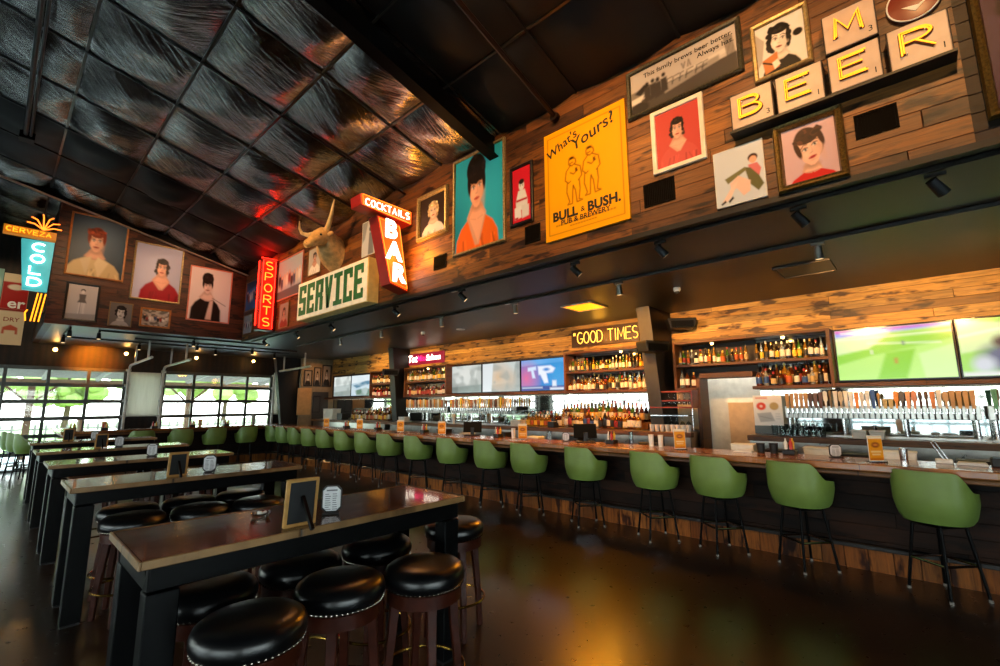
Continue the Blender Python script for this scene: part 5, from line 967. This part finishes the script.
# ================================================================== beer taps
def tap_wall(y0, y1, n, cols, label, x=8.3):
    t = thing('tap_wall', label, 'beer taps', (x, (y0+y1)/2, 1.131), FW); w = y1-y0
    MB().box(-w/2, w/2, 0, .07, .25, .43).build('manifold', M_steel, t, bevel=.006); m = MB()
    k = max(2, int(w/.5))
    for i in range(k): xx = -w/2+.05+(w-.1)*i/(k-1); m.cyl((xx, .035, 0), (xx, .035, .26), .025, n=12)
    m.build('support_post', M_chrome, t, smooth=True); MB().box(-w/2, w/2, -.12, .02, .0, .018).build('drip_tray', M_steel, t)
    st = (w-.06)/n
    for i in range(n):
        xx = -w/2+.03+st*(i+.5); c, hh, sh = cols[i % len(cols)]; z0 = .395; q = 1.5 if st > .055 else 1.25
        mt = P('tap_'+c, c, .4, var=.15); m = MB()
        if sh == 'p': m.prism([(-.011*q, 0), (.011*q, 0), (.018*q, hh), (-.018*q, hh)], -.014, .014, 0, Matrix.Translation((xx, -.065, z0)))
        elif sh == 'r': m.lathe([(.008, 0), (.016, hh*.3), (.012, hh*.5), (.021, hh*.75), (.018, hh*.92), (0, hh)], 10, 0, Matrix.Translation((xx, -.065, z0)))
        else: m.prism([(-.01, 0), (.01, 0), (.014, hh*.4), (.017*q, hh*.45), (.017*q, hh*.92), (0, hh), (-.017*q, hh*.92), (-.017*q, hh*.45), (-.014, hh*.4)], -.012, .012, 0, Matrix.Translation((xx, -.065, z0)))
        h = m.build('tap_handle', mt, t, bevel=.002 if sh != 'r' else 0, smooth=sh == 'r')
        f = MB().cyl((xx, .0, .335), (xx, -.055, .345), .012, n=8).cyl((xx, -.065, .395), (xx, -.065, .33), .013, n=8).cyl((xx, -.065, .33), (xx, -.075, .255), .009, n=8).lathe([(0, 0), (.02, 0), (.02, .012), (0, .014)], 12, 0, Matrix.Translation((xx, -.001, .335)) @ Matrix.Rotation(PI/2, 4, 'X'))
        f.build('faucet', M_chrome, h, smooth=True)
    return t
TC = [('b58a50', .23, 'p')]*5+[('4a2c1a', .24, 'b'), ('6b4a34', .23, 'p'), ('5a3826', .24, 'p'), ('d8d4ca', .26, 'b'), ('6e5a3c', .27, 'r'), ('dcd8d0', .25, 'p'), ('b9a98e', .25, 'b'), ('e4dccf', .25, 'p'), ('dcdcd6', .24, 'p'), ('d9801e', .23, 'p'), ('d4cabc', .24, 'b'), ('dcd8d2', .25, 'p'), ('2c4f8f', .26, 'p'), ('a08250', .22, 'r'), ('c0a86a', .13, 'p'), ('c4ae76', .13, 'p'), ('d98a2a', .24, 'b'), ('5c5450', .24, 'b'), ('d99a6a', .23, 'p'), ('c4805a', .24, 'b'), ('4a3018', .23, 'r'), ('54381e', .23, 'r'), ('c47a3a', .22, 'p'), ('d8d4ca', .24, 'p'), ('b89468', .22, 'b')]
tap_wall(-.5, 1.62, 34, TC, 'long steel tap wall with wooden and coloured handles below the football screens')
tap_wall(-2.6, -.56, 26, [('4f8f6a', .24, 'p'), ('c9a28a', .26, 'b'), ('b05038', .24, 'p'), ('dcd8d0', .24, 'b')], 'steel tap wall at the right edge with a green handle first')
TL = [('d9892a', .25, 'b'), ('c9a06a', .22, 'p'), ('e0d8c8', .24, 'p'), ('d6a83a', .23, 'b'), ('c87a4a', .22, 'p'), ('dcd8d0', .24, 'r'), ('7a4a2a', .22, 'p'), ('d8c8a8', .24, 'b')]
tap_wall(9.55, 11.35, 22, TL, 'far steel tap wall with orange and cream handles below the red neon shelf'); tap_wall(7.15, 9.4, 28, TL[3:]+[('e8c41c', .26, 'p')]+TL[:3], 'far steel tap wall with mixed handles below the misty televisions')
# menu boards near the taps
t = thing('menu_board', 'white upright menu sheet with a red and a tan disc beside the taps', 'sign', (8.2, 1.83, 1.131), FW)
MB().box(-.2, .2, 0, .01, .13, .6).build('acrylic_sheet', M_white, t); MB().box(-.2, .2, -.03, .1, 0, .13).build('stand', M_alu, t, bevel=.005)
paint(.39, .46, [('bg', 'e9e4dc'), ('rect', 'd8907a', .08, .06, .5, .11), ('e', 'd8442c', .27, .36, .17, .13), ('e', 'b59a62', .73, .36, .16, .13), ('e', 'ecd8c8', .27, .36, .05, .04), ('p', 'b5b2ac', [(.1, .6), (.6, .56), (.72, .85), (.2, .9)]), ('l', '8a8680', [(.2, .7), (.6, .78)], .01), ('rect', 'c9c6c0', .76, .6, .92, .63), ('rect', 'c9c6c0', .76, .68, .92, .71), ('rect', 'c9c6c0', .76, .76, .92, .79)], 'print', M_print, t, 44, loc=(0, -.002, .365))
# glass racks
def glass(shape, x, y, z, label, grp, mt=None, up=True):
    key = 'glass_'+shape
    pr = {'pint': [(0, .004), (.03, 0), (.043, .145), (.04, .145), (.028, .008)], 'short': [(0, .004), (.035, 0), (.04, .09), (.037, .09), (.033, .008)], 'stem': [(0, 0), (.034, 0), (.006, .008), (.005, .085), (.03, .11), (.038, .15), (.032, .19), (.029, .19), (.035, .15), (.027, .113), (0, .1)], 'cup': [(0, .004), (.032, 0), (.045, .12), (.042, .12), (.03, .008)]}[shape]
    if key not in _b: o = MB().lathe(pr, 14).build('glass', M_clear if shape != 'cup' else P('white_plastic', 'dedad2', .4), smooth=True); _b[key] = o.data; bpy.data.objects.remove(o)
    o = bpy.data.objects.new('drinking_glass' if shape != 'cup' else 'paper_cup', _b[key]); COL.objects.link(o); o.location = (x, y, z)
    if not up: o.rotation_euler.x = PI
    tag(o, label, 'glass' if shape != 'cup' else 'cup', grp); return o
t = thing('glass_rack', 'reddish wooden stemware rack hanging under the shelf beside the black column', 'rack', (8.0, 3.23, 1.53)); m_ = P('cherry_wood', '7a2c14', .4, var=.2)
for a in (-.37, .35): MB().box(-.15, .15, a, a+.02, 0, .3).build('side_board', m_, t, bevel=.003)
for z in (0., .115, .27): MB().box(-.15, -.13, -.35, .35, z, z+.025).box(.13, .15, -.35, .35, z, z+.025).build('rail', m_, t, bevel=.003)
MB().box(-.13, .13, -.35, .35, .117, .123).build('wire_shelf', M_steel, t)
for k in range(7): glass('stem', 8.0, 2.95+.09*k, 1.78, 'stem glass hanging upside down in the reddish wooden rack', 'stem glasses hanging in the wooden rack', up=False)
t = thing('wire_shelf', 'chrome wire shelf with hanging glasses below the reddish rack', 'shelf', (8.0, 3.25, 1.4)); MB().box(-.14, .14, -.3, .36, 0, .012).build('shelf_plate', M_chrome, t); m = MB()
for yy in (-.28, .34): m.cyl((.13, yy, -.26), (.13, yy, .13), .008, n=6)
m.build('upright', M_chrome, t)
for k in range(6): glass('stem', 8.0, 3.0+.1*k, 1.398, 'stem glass hanging below the chrome wire shelf', 'stem glasses below the wire shelf', up=False)
for k in range(8): glass('cup', 7.9, 2.96+.092*k, 1.131, 'white cup in the row on the ledge right of the black column', 'white cups on the ledge')
for k in range(7): glass('short', 7.9, 1.15+.075*k, 1.131, 'short glass in the front row on the ledge below the wooden tap handles', 'short glasses on the right ledge', up=True)
for k in range(7): glass('pint', 8.02, 1.17+.1*k-.05, 1.131, 'tall glass in the back row on the ledge below the wooden tap handles', 'tall glasses on the right ledge')
for k in range(7): glass('pint', 8.1, 6.05+.1*k+.6, 1.131, 'tall glass on the ledge left of the juice bottles', 'tall glasses left of the juice')
tag(MB().box(-.14, .14, -.45, .45, 0, .018).build('glass_riser', M_steel, loc=(8.3, 6.95, 1.36)), 'steel glass shelf left of the juice bottles', 'shelf')
for k in range(8): glass('short', 8.3, 6.6+.1*k, 1.378, 'short glass on the steel shelf left of the juice bottles', 'short glasses on the steel shelf')
def tub(x, y, z, w, d, h, mt, label, nm='storage_tub', lid=None):
    t = thing(nm, label, 'container', (x, y, z)); MB().prism([(-w/2*.9, 0), (w/2*.9, 0), (w/2, h), (-w/2, h)], -d/2, d/2, 0, Matrix.Rotation(-PI/2, 4, 'Z')).build('body', mt, t, bevel=.008); MB().box(-d/2-.005, d/2+.005, -w/2-.006, w/2+.006, h, h+.014).build('lid', lid or M_white, t, bevel=.004); return t
tub(7.92, .7, 1.131, .16, .16, .1, P('frosted_plastic', 'c9c6b8', .4), 'pale lidded tub on the ledge under the taps, left one of two'); tub(7.92, .51, 1.131, .16, .16, .1, MATS['frosted_plastic'], 'pale lidded tub on the ledge under the taps, right one of two')
tub(7.95, 11.0, 1.131, .3, .2, .13, MATS['frosted_plastic'], 'pale lidded tub on the far ledge under the red neon shelf'); tub(7.95, 6.75, 1.131, .3, .2, .12, MATS['frosted_plastic'], 'clear fruit tub on the ledge left of the juice bottles')
tub(8.0, 15.3, 1.131, .7, .3, .35, P('white_case', 'dcd6c6', .4), 'white ice caddy at the far end of the back bar'); tub(8.0, 14.55, 1.131, .35, .25, .2, P('dark_case', '2c2a28', .4), 'dark case beside the white caddy on the far ledge', lid=M_dk)
t = thing('receipt_printer', 'small black receipt printer on the ledge right of the juice bottles', 'printer', (7.9, 5.75, 1.131)); MB().prism([(-.09, 0), (.09, 0), (.09, .08), (.02, .12), (-.09, .12)], -.08, .08).build('body', M_dk, t, bevel=.008); MB().box(-.03, .03, -.055, .055, .1195, .123).build('paper_slot', M_white, t)
t = thing('flower_lamp', 'pale figurine lamp on the far ledge between the two far tap walls', 'lamp', (7.95, 8.9, 1.131)); MB().lathe([(0, 0), (.05, 0), (.03, .05), (.05, .12), (.03, .16), (0, .18)], 14).build('body', M_white, t, smooth=True); MB().lathe([(.02, .16), (.07, .16), (.04, .25), (.02, .25)], 14).build('shade', M_cream, t, smooth=True)
# ================================================================== things standing on the bar
def menu_stand(x, y, rz, label, z=1.05, col='e0941c', s=1.):
    t = thing('menu_stand', label, 'menu', (x, y, z), rz, 'upright menu stands on the bar'); MB().box(-.075*s, .075*s, -.04, .04, 0, .012).build('base', M_clear, t, bevel=.002)
    MB().box(-.07*s, .07*s, -.004, .004, .012, .25*s).build('card', M_white, t)
    paint(.136*s, .225*s, [('bg', col), ('rect', 'e8d9b8', 0, 0, 1, .1), ('e', '6a1c10', .5, .36, .28, .11), ('e', 'd8843a', .5, .36, .18, .05), ('rect', 'f2dfae', .15, .62, .85, .66), ('rect', 'f2dfae', .22, .74, .78, .77), ('rect', 'c46a12', 0, .9, 1, 1)], 'print', M_print, t, 24, loc=(0, -.0045, .13*s)); return t
RZC = -.8
for x, y, lb in [(5.78, 2.29, 'orange upright menu on the bar in front of the service doorway'), (5.74, .40, 'orange upright menu on the bar between the two nearest green chairs'), (5.8, 4.83, 'orange upright menu on the bar behind the sixth green chair'), (5.8, 6.83, 'upright menu on the bar behind the eighth green chair'), (5.8, 8.15, 'upright menu on the bar behind the tenth green chair'), (5.8, 9.75, 'orange upright menu on the bar behind the twelfth green chair'), (5.8, 11.35, 'orange upright menu on the bar before the farthest column')]: menu_stand(x, y, RZC, lb)
def card(x, y, z, rz, label, ops, w=.1, h=.15):
    t = thing('number_card', label, 'table sign', (x, y, z), rz, 'white octagonal cards in black holders'); c = .022
    oc = lambda e: [(-w/2-e+c, .012-e), (w/2+e-c, .012-e), (w/2+e, .012+c-e), (w/2+e, h-c+e), (w/2+e-c, h+e), (-w/2-e+c, h+e), (-w/2-e, h-c+e), (-w/2-e, .012+c-e)]
    MB().box(-w*.45, w*.45, -.035, .035, 0, .008).prism(oc(.005), .002, .012).build('holder', M_dk, t); MB().prism(oc(-.002), -.003, .0015).build('card', P('card_white', 'd2d3d4', .5), t)
    m = MB(); rn = random.Random(int(x*100+y*10))
    for j in range(8):
        for k in range(2): m.box(-w*.36+k*w*.4, -w*.36+k*w*.4+w*rn.uniform(.2, .32), -.0034, -.0031, h-.045-.012*j, h-.041-.012*j)
    m.box(-w*.3, w*.3, -.0034, -.0031, h-.026, h-.018); m.build('printed_line', P('faded_ink', '6d6d70', .6), t); return t
card(1.385, 2.60, 1.002, -.55, 'white octagonal card on the nearest table right of the chalkboard', None); card(1.44, 5.05, 1.002, -.4, 'white octagonal card on the second table', None, .1, .15); card(1.40, 7.2, 1.002, -.35, 'white octagonal card on the third table', None)
card(1.38, 9.3, 1.002, -.3, 'white octagonal card on the fourth table', None); card(1.36, 11.75, 1.002, -.3, 'white octagonal card on the farthest table', None)
card(5.95, 4.1, 1.05, -.9, 'white octagonal card on the bar left of the payment terminal', None, .1, .13); card(5.95, .74, 1.05, -.9, 'white octagonal card on the bar behind the second green chair', None, .11, .13)
def board(x, y, rz, label, w=.21, h=.27, z=1.002, lean=.15):
    t = thing('chalkboard_stand', label, 'chalkboard', (x, y, z), rz, 'small chalkboards on the tables'); T = Matrix.Rotation(lean, 4, 'X')   # faces -y, its back is toward +y
    T = Matrix.Rotation(-lean, 4, 'X')
    MB().box(-w/2+.01, w/2-.01, -.004, .006, .01, h-.01, 0, T).build('slate', M_slate, t); m = MB()
    for a, b, c, d in ((-w/2, -w/2+.016, 0, h), (w/2-.016, w/2, 0, h), (-w/2+.016, w/2-.016, 0, .016), (-w/2+.016, w/2-.016, h-.016, h)): m.box(a, b, -.009, .009, c, d, 0, T)
    m.build('frame', M_ltwood, t, bevel=.002); MB().tube([(-.0, .006+h*.62*math.sin(lean)+.004, h*.62*math.cos(lean)), (-.0, .15, .006)], .012, 4).build('easel_leg', M_ltwood if False else M_blk, t); return t
board(1.14, 2.47, PI, 'small chalkboard with pine frame seen from behind on the nearest table', .17, .24, lean=.1)
board(1.17, 5.0, PI, 'small chalkboard seen from behind on the second table', .15, .21); board(1.16, 9.25, PI, 'small chalkboard seen from behind on the fourth table', .15, .21); board(.99, 11.7, PI, 'small chalkboard seen from behind on the farthest table', .15, .22)
t = thing('payment_terminal', 'black point of sale screen on the bar behind the fifth green chair', 'terminal', (6.0, 3.78, 1.05), -.9); MB().box(-.14, .14, -.1, .1, 0, .02).build('base', M_dk, t, bevel=.006); MB().box(-.03, .03, -.02, .04, .02, .14).build('neck', M_dk, t); MB().box(-.17, .17, -.012, .012, .06, .28, 0, Matrix.Rotation(-.3, 4, 'X')).build('screen', M_blk, t, bevel=.006)
t = thing('payment_terminal', 'black point of sale screen on the bar behind the seventh green chair', 'terminal', (6.0, 6.2, 1.05), -.9); MB().box(-.14, .14, -.1, .1, 0, .02).build('base', M_dk, t, bevel=.006); MB().box(-.03, .03, -.02, .04, .02, .14).build('neck', M_dk, t); MB().box(-.17, .17, -.012, .012, .06, .26, 0, Matrix.Rotation(-.3, 4, 'X')).build('screen', M_blk, t, bevel=.006)
def caddy(x, y, label, z=1.05, rz=0.):
    t = thing('condiment_caddy', label, 'caddy', (x, y, z), rz); MB().box(-.07, .07, -.06, .06, 0, .055).build('tray', M_dk, t, bevel=.006); MB().tube([(-.06, 0, .05), (-.06, 0, .15), (.06, 0, .15), (.06, 0, .05)], .005, 6).build('handle', M_blk, t)
    for k, (c, dx, dy) in enumerate((('b3261a', -.035, -.02), ('d9a51c', .03, -.025), ('e4e0d6', -.03, .03))): b = MB().lathe([(0, 0), (.018, 0), (.018, .075), (.008, .095), (.006, .12), (0, .12)], 10, 0, Matrix.Translation((dx, dy, .056))).build('sauce_bottle', P('sauce_'+c, c, .35), t, smooth=True)
    MB().box(.005, .06, .005, .05, .056, .12).build('napkin_stack', M_paper, t)
for x, y, lb in [(6.0, 1.16, 'behind the second green chair'), (6.0, 3.35, 'right of the payment terminal'), (6.0, 5.55, 'behind the seventh green chair'), (6.0, 7.6, 'behind the ninth green chair'), (6.0, 9.3, 'behind the eleventh green chair'), (6.0, 10.7, 'behind the thirteenth green chair')]: caddy(x, y, 'dark condiment caddy with bottles on the bar '+lb)
for x, y, lb in [(1.38, 15.7, 'at the left end of the far bar'), (1.9, 14.95, 'on the far bar near its left end'), (2.9, 14.95, 'on the far bar behind the leftmost chair'), (3.75, 14.95, 'on the middle of the far bar'), (4.6, 14.95, 'on the far bar near its right corner')]: caddy(x, y, 'dark condiment caddy with bottles '+lb)
def cup(x, y, r, h, mt, label, z=1.05, nm='steel_cup'):
    t = thing(nm, label, 'cup', (x, y, z)); MB().lathe([(0, .004), (r*.85, 0), (r, h), (r*.93, h), (r*.8, .01)], 16).build('body', mt, t, smooth=True); MB().lathe([(r*.99, h-.006), (r*1.04, h-.003), (r*1.04, h+.003), (r*.93, h+.003)], 16).build('rim', mt, t, smooth=True)
cup(6.0, .21, .035, .12, M_chrome, 'shiny steel shaker cup on the bar left of the nearest green chair'); cup(6.02, 1.32, .045, .11, M_dk, 'black mug on the bar behind the second green chair, left of the caddy'); cup(6.05, 1.46, .045, .1, M_dk, 'black mug next to the service doorway on the bar')
cup(5.98, 2.62, .035, .15, M_white, 'white tall cup on the bar left of the orange menu, right one'); cup(6.0, 2.76, .035, .15, M_white, 'white tall cup on the bar left of the orange menu, left one'); cup(6.0, 3.05, .03, .17, M_clear, 'clear tall glass on the bar behind the fourth green chair'); cup(6.0, 4.45, .04, .14, M_clear, 'clear glass on the bar behind the fifth green chair')
cup(6.0, 5.2, .035, .16, M_white, 'white tall cup on the bar behind the sixth green chair'); cup(6.02, 7.0, .03, .2, M_white, 'white bottle-like cup on the bar behind the eighth green chair'); cup(1.45, 15.2, .05, .25, M_cream, 'tall cream cup on the left end of the far bar'); cup(1.9, 15.08, .05, .2, P('peach_cup', 'd09a70', .5), 'peach coloured cup on the far bar'); cup(3.95, 15.0, .05, .2, P('peach_cup', 'd09a70', .5), 'peach coloured cup on the far bar behind the third chair'); cup(5.3, 14.9, .06, .32, P('grey_cup', '9a978c', .5), 'tall grey canister at the far bar corner')
t = thing('bottle_opener', 'chrome cocktail tongs standing in a small holder on the bar by the nearest chair', 'tongs', (6.02, -.07, 1.05)); MB().box(-.04, .04, -.06, .06, 0, .04).build('holder', M_white, t, bevel=.006); MB().tube([(0, -.03, .03), (.0, .05, .2)], .006, 6).tube([(0, .0, .03), (.0, .075, .19)], .006, 6).build('tong_arm', M_chrome, t, smooth=True)
t = thing('folded_cloth', 'white folded cloth lying on the bar near the right edge', 'cloth', (5.98, -.25, 1.05)); MB().box(-.06, .06, -.1, .1, 0, .016).build('fold', M_paper, t, bevel=.006); MB().box(-.055, .058, -.095, .09, .016, .028).build('top_fold', M_paper, t, bevel=.005)
t = thing('napkin_holder', 'black napkin box on the bar at the right edge', 'box', (6.0, -.46, 1.05)); MB().box(-.06, .06, -.09, .09, 0, .075).build('box', M_dk, t, bevel=.006); MB().box(-.045, .045, -.075, .075, .075, .082).build('napkin', P('napkin_blue', '6d8aa0', .7), t)
t = thing('guest_check_tray', 'white tray of order slips on the bar behind the third green chair', 'tray', (5.98, 1.62, 1.05)); MB().box(-.07, .07, -.1, .1, 0, .012).build('tray', M_white, t, bevel=.004); MB().box(-.05, .05, -.08, .08, .012, .02).build('slip', M_paper, t)
for i, (x, y, s) in enumerate([(.98, 2.86, 0)]):
    t = thing('glass_ashtray', 'small clear glass dish with wrapped mints on the nearest table', 'dish', (1.08, 2.82, 1.002)); MB().lathe([(0, .005), (.04, 0), (.055, .025), (.048, .025), (.035, .01)], 16).build('dish', M_clear, t, smooth=True); m = MB()
    for k in range(9): m.ball((.022*math.cos(k*2.4)*(k % 3)/2, .022*math.sin(k*2.4)*(k % 3)/2, .018+.006*(k % 2)), .009, 6)
    m.build('mint', M_white, t)  # dish and white dots put in for lights reflected in the table
for i, (y, c, k) in enumerate([(-.3, M_dk, 'black bin'), (.25, M_white, 'white bin'), (.62, M_dk, 'black bin'), (.95, P('frosted_plastic', 'c9c6b8', .4), 'pale bin'), (1.35, M_dk, 'black bin'), (1.72, M_white, 'white bin'), (2.95, M_dk, 'black bin'), (4.2, M_dk, 'black bin'), (5.0, M_white, 'white bin'), (5.75, M_dk, 'black bin'), (6.7, MATS['frosted_plastic'], 'pale bin'), (7.4, M_dk, 'black bin')]):
    tub(6.36, y, .881, .26, .2, .22 if i % 2 else .17, c, k+' on the work station behind the bar, '+['nearest the right edge', 'left of the steel shaker', 'behind the octagonal card', 'behind the second chair', 'behind the black mugs', 'beside the service doorway', 'right of the clear tall glass', 'behind the payment terminal', 'behind the sixth chair', 'behind the seventh chair', 'behind the eighth chair', 'behind the ninth chair'][i], 'work_station_bin', c)
# partition pictures at the far end
for u0, u1, z0, z1, lb in [(7.44, 7.75, 2.3, 2.88, 'leftmost of the three small pictures on the far partition'), (7.8, 8.08, 2.3, 3.0, 'middle of the three small pictures on the far partition'), (8.12, 8.48, 2.3, 3.1, 'rightmost of the three small pictures on the far partition'), (7.8, 8.1, 1.35, 1.95, 'single picture below the row on the far partition')]:
    picture(('E', 16.42), u0, u1, z0, z1, 'black', portrait('8f8478', '1a1614', SKB, '2c2826', .5, .38, .17, 'bob', .05), lb, n=30)
tag(MB().box(-.3, .3, -.03, -.001, 0, 2.1).build('utility_door', P('charcoal_door', '38332f', .5), bevel=.004, loc=(8.1, 16.42, 0)), 'charcoal flat door on the far partition beside the farthest screens', 'door')
tag(MB().box(-.25, .25, -.03, -.001, 0, .95).build('wall_panel', P('lit_maple', 'b98c56', .5), bevel=.003, loc=(7.5, 16.42, 1.28)), 'pale wood panel on the far partition next to the black column', 'panel')
# ================================================================== light
W = bpy.data.worlds.new('sky'); S.world = W; W.use_nodes = True; nt = W.node_tree; bg = nt.nodes['Background']
tc = nt.nodes.new('ShaderNodeTexCoord'); sp = nt.nodes.new('ShaderNodeSeparateXYZ'); rp = nt.nodes.new('ShaderNodeValToRGB'); nt.links.new(tc.outputs['Generated'], sp.inputs[0]); nt.links.new(sp.outputs[2], rp.inputs[0]); nt.links.new(rp.outputs[0], bg.inputs[0])
rp.color_ramp.elements[0].position = .0; rp.color_ramp.elements[0].color = (.92, .98, .95, 1); rp.color_ramp.elements[1].position = .7; rp.color_ramp.elements[1].color = (.55, .78, 1, 1)
bg.inputs[1].default_value = WORLD = 10.5
def light(kind, name, loc, energy, col, target=None, **k):
    d = bpy.data.lights.new(name, kind); d.energy = energy; d.color = C(col)
    for a, v in k.items(): setattr(d, a, v)
    o = bpy.data.objects.new(name, d); COL.objects.link(o); o.location = loc
    if target is not None: o.rotation_euler = (Vector(target)-Vector(loc)).to_track_quat('-Z', 'Y').to_euler()
    return o
def portal(loc, target, sx, sy):
    o = light('AREA', 'window_daylight', loc, 1, 'ffffff', target, shape='RECTANGLE', size=sx, size_y=sy); o.data.cycles.is_portal = True
for y0, y1 in ((-3.15, 2.15), (3.05, 7.95), (8.85, 16.15)): portal((-5.2, (y0+y1)/2, 1.33), (0, (y0+y1)/2, 1.33), y1-y0, 2.6)
portal((.5, YF+.2, 1.33), (.5, 0, 1.33), 4.1, 2.6); portal((5.02, YF+.2, 1.33), (5.02, 0, 1.33), 3.2, 2.6); portal((.5, -5.2, 1.33), (.5, 0, 1.33), 6.2, 2.6)
# warm spot lamps: roof spots washing the picture wall, track spots washing the boards behind the bar
for i, y in enumerate((-.2, 1.3, 2.8, 5.2, 7.4, 9.6)): light('SPOT', 'roof_spot', (1.2, y-.4, 5.6), 430, 'ffc078', (XF, y+.2, 4.1), spot_size=1.15, spot_blend=.9, shadow_soft_size=.08)
for x in (1.0, 2.6): light('SPOT', 'roof_spot', (x, 10.6, 5.4), 190, 'ffc890', (x+.3, YE, 4.6), spot_size=1.1, spot_blend=.9, shadow_soft_size=.08)
for y in (-.6, .65, 2.2, 3.4, 4.8, 6.66, 8.7, 10.5, 12.6): light('SPOT', 'track_spot', (5.75, y, 3.12), 500, 'ffba6a', (8.5, y+.1, 2.5), spot_size=1.0, spot_blend=1., shadow_soft_size=.04)
light('SPOT', 'wall_spot', (1.7, 16.3, 3.2), 420, 'ff8a1c', (1.75, YF, 2.9), spot_size=1.4, spot_blend=.9, shadow_soft_size=.05)
light('SPOT', 'track_spot', (7.6, 15.4, 3.15), 40, 'ffb060', (7.8, 16.4, 2.4), spot_size=1.5, spot_blend=.9, shadow_soft_size=.05)
light('AREA', 'amber_panel_glow', (6.8, 4.22, 3.27), 130, 'ff9c20', (6.8, 4.22, 0), shape='SQUARE', size=.5)
for y in (.65, 2.93, 4.8, 6.66, 8.7, 10.5, 12.5): light('SPOT', 'track_spot', (5.62, y, 3.1), 38, 'ffc27a', (5.7, y, 1.0), spot_size=1.5, spot_blend=1., shadow_soft_size=.04)
light('AREA', 'passage_lamp', (8.9, 2.4, 2.9), 110, 'fff2e0', (8.9, 2.4, 0), shape='RECTANGLE', size=.12, size_y=.8)  # light added to brighten the passage, with no lamp built there
light('POINT', 'neon_sign_glow', (3.98, 5.45, 3.9), 24, 'ffa428', shadow_soft_size=.12)
light('POINT', 'neon_sign_glow', (3.95, 11.3, 4.95), 16, 'ff1408', shadow_soft_size=.12)
light('SPOT', 'roof_spot', (-.6, 14.6, 5.6), 160, 'ffd9a8', (0, YF, 4.2), spot_size=.9, spot_blend=.8, shadow_soft_size=.08)  # spot added to brighten the far wall posters, no fixture built
for x in (.94, 2.42, 4.17, 5.86): light('POINT', 'bulb_glow', (x, 16.78, 3.1), 5, 'ffb45a', shadow_soft_size=.05)
light('POINT', 'neon_sign_glow', (8.3, 4.8, 3.0), 7, 'ffae30', shadow_soft_size=.15)
